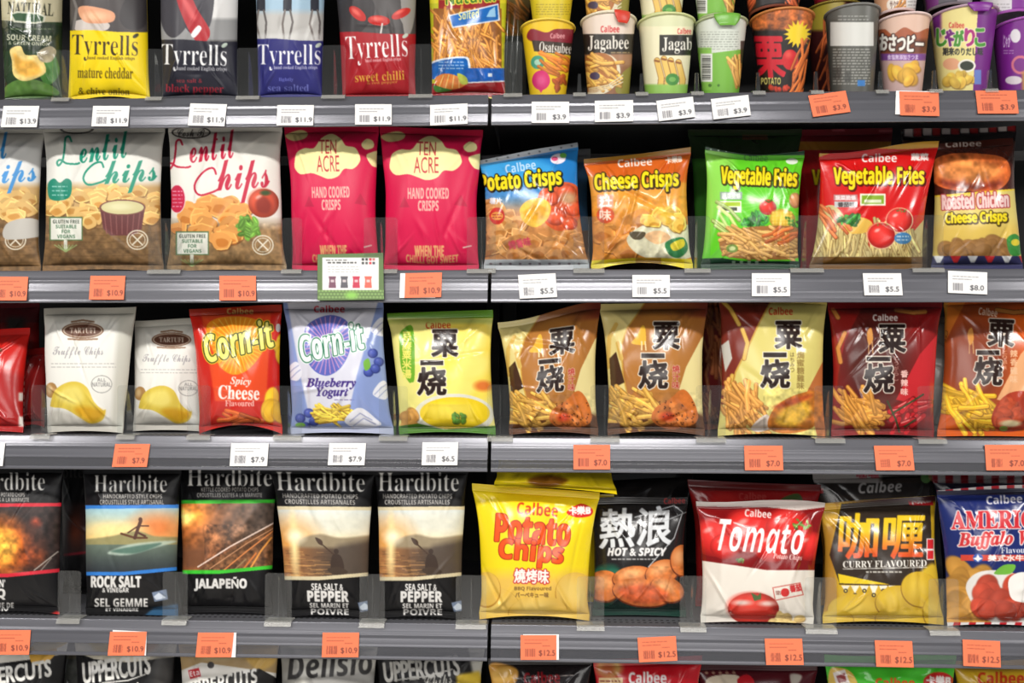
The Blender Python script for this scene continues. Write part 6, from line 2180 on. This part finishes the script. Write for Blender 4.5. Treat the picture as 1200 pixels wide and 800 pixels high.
q = [(372, 298), (449, 296), (450, 351), (372, 352)]
A = art_for(q, (98, 122, 74), 120)
for k in range(20):
    for r in range(3):
        A.ell(374 + k * 4 + (r % 2) * 2, 341 + r * 3.6, 1.6, 1.3, (150, 186, 110), a=.7)
A.ell(412, 346, 7, 4, (140, 196, 90), soft=.5)
A.rect(378, 302, 444, 340, (236, 235, 232))
A.lines_of_print(382, 303.5, 408, 306, 1, (70, 70, 70), 1.4).lines_of_print(384, 306.5, 418, 309.5, 1, (50, 50, 50), 2)
for k in range(4):
    A.rect(424 + k * 4.2, 302.5, 427 + k * 4.2, 305.5, ((60, 60, 60), (60, 60, 60), (200, 60, 70), (200, 120, 120))[k]).rect(424 + k * 4.2, 307, 427 + k * 4.2, 310, ((80, 80, 80), (90, 90, 90), (200, 60, 70), (80, 80, 90))[k])
A.lines_of_print(384, 311, 422, 320, 3, (140, 138, 136), .9)
for k, c in enumerate(((124, 82, 100), (96, 94, 100), (196, 62, 86), (222, 106, 92))):
    x = 385 + k * 14
    A.poly([(x, 324), (x + 9, 324), (x + 8, 328), (x + 9, 337.5), (x, 337.5), (x + 1, 328)], c).rect(x + 2.5, 328, x + 6.5, 331, (226, 214, 214), .8)
A.done()
make_paper('promotional_card', 'green bordered promotional card showing four small bags, on the rail under the pink bags', 'promotional card', q, 1, A, None, off=.0095)

# ------------------------------------------------------------------ clear dividers along the shelf edges
DIV = [
    (0, 72, 22, 58, 1, 'clear divider between the NATURAL bag and the yellow cheddar bag'),
    (0, 181, 20, 58, 1, 'clear divider between the yellow cheddar and navy bags'),
    (0, 291, 28, 58, 1, 'clear divider between the navy and royal blue bags'),
    (0, 391, 28, 60, 1, 'clear divider between the royal blue and red sweet chilli bags'),
    (0, 493, 28, 60, 1, 'clear divider between the red sweet chilli bag and the salted potato sticks'),
    (0, 601, 22, 62, 1, 'clear divider between the salted potato sticks and the yellow cup'),
    (0, 679, 14, 30, 0, 'clear pin divider between the yellow cup and the brown cup'),
    (0, 752, 14, 30, 0, 'clear pin divider between the brown cup and the cream cup'),
    (0, 817, 14, 30, 0, 'clear pin divider between the cream cup and the green cup'),
    (0, 889, 14, 30, 0, 'clear pin divider between the green cup and the black cup'),
    (0, 957, 14, 30, 0, 'clear pin divider between the black cup and the grey cup'),
    (0, 1033, 14, 30, 0, 'clear pin divider between the grey cup and the pinkish brown cup'),
    (0, 1096, 14, 30, 0, 'clear pin divider beside the cream and purple cup'),
    (0, 1161, 14, 30, 0, 'clear pin divider between the cream and purple cup and the purple cup'),
    (1, 193, 40, 62, 1, 'clear divider between the green and crimson lettered lentil chips'),
    (1, 342, 24, 62, 1, 'clear divider between the crimson lettered lentil chips and a pink bag'),
    (1, 446, 40, 62, 1, 'clear divider between the two pink bags'),
    (1, 564, 34, 62, 1, 'clear divider between a pink bag and the blue potato crisps'),
    (1, 690, 36, 62, 1, 'clear divider between the blue potato crisps and orange cheese crisps'),
    (1, 817, 30, 62, 1, 'clear divider between the orange cheese crisps and green vegetable fries'),
    (1, 945, 38, 62, 1, 'clear divider between the green and red vegetable fries'),
    (1, 1087, 36, 62, 1, 'clear divider between the red vegetable fries and the roast chicken bag'),
    (2, 48, 24, 60, 1, 'clear divider between the red bags and the larger white truffle bag'),
    (2, 148, 22, 60, 1, 'clear divider between the two white truffle bags'),
    (2, 233, 28, 60, 1, 'clear divider between the white truffle bags and the Spicy Cheese bag'),
    (2, 337, 34, 60, 1, 'clear divider between the Spicy Cheese and Blueberry Yogurt bags'),
    (2, 461, 34, 60, 1, 'clear divider between the Blueberry Yogurt bag and the green sealed bag'),
    (2, 586, 30, 62, 1, 'clear divider between the green sealed bag and a brown bag'),
    (2, 709, 34, 62, 1, 'clear divider between the two brown bags'),
    (2, 833, 34, 62, 1, 'clear divider between a brown bag and the cream one'),
    (2, 972, 34, 62, 1, 'clear divider between the cream bag and the chilli bag'),
    (2, 1092, 32, 62, 1, 'clear divider between the chilli bag and the orange bag'),
    (3, 81, 28, 58, 1, 'clear divider between the camp fire bag and the ROCK SALT bag'),
    (3, 205, 30, 58, 1, 'clear divider between the ROCK SALT bag and the JALAPEÑO bag'),
    (3, 326, 32, 58, 1, 'clear divider between the JALAPEÑO bag and a kayaker bag'),
    (3, 436, 30, 58, 1, 'clear divider between the two kayaker bags'),
    (3, 552, 36, 58, 1, 'clear divider between a kayaker bag and the yellow potato chips'),
    (3, 692, 32, 58, 1, 'clear divider between the yellow potato chips and the hot and spicy bag'),
    (3, 812, 30, 60, 1, 'clear divider between the hot and spicy bag and the tomato bag'),
    (3, 962, 36, 60, 1, 'clear divider between the tomato bag and the curry bag'),
    (3, 1106, 34, 60, 1, 'clear divider between the curry bag and the navy AMERICAN bag'),
]
for row, px, wd, ht, flap, lab in DIV:
    divider(lab, px, row, wd, ht, flap=bool(flap), fin=bool(flap))
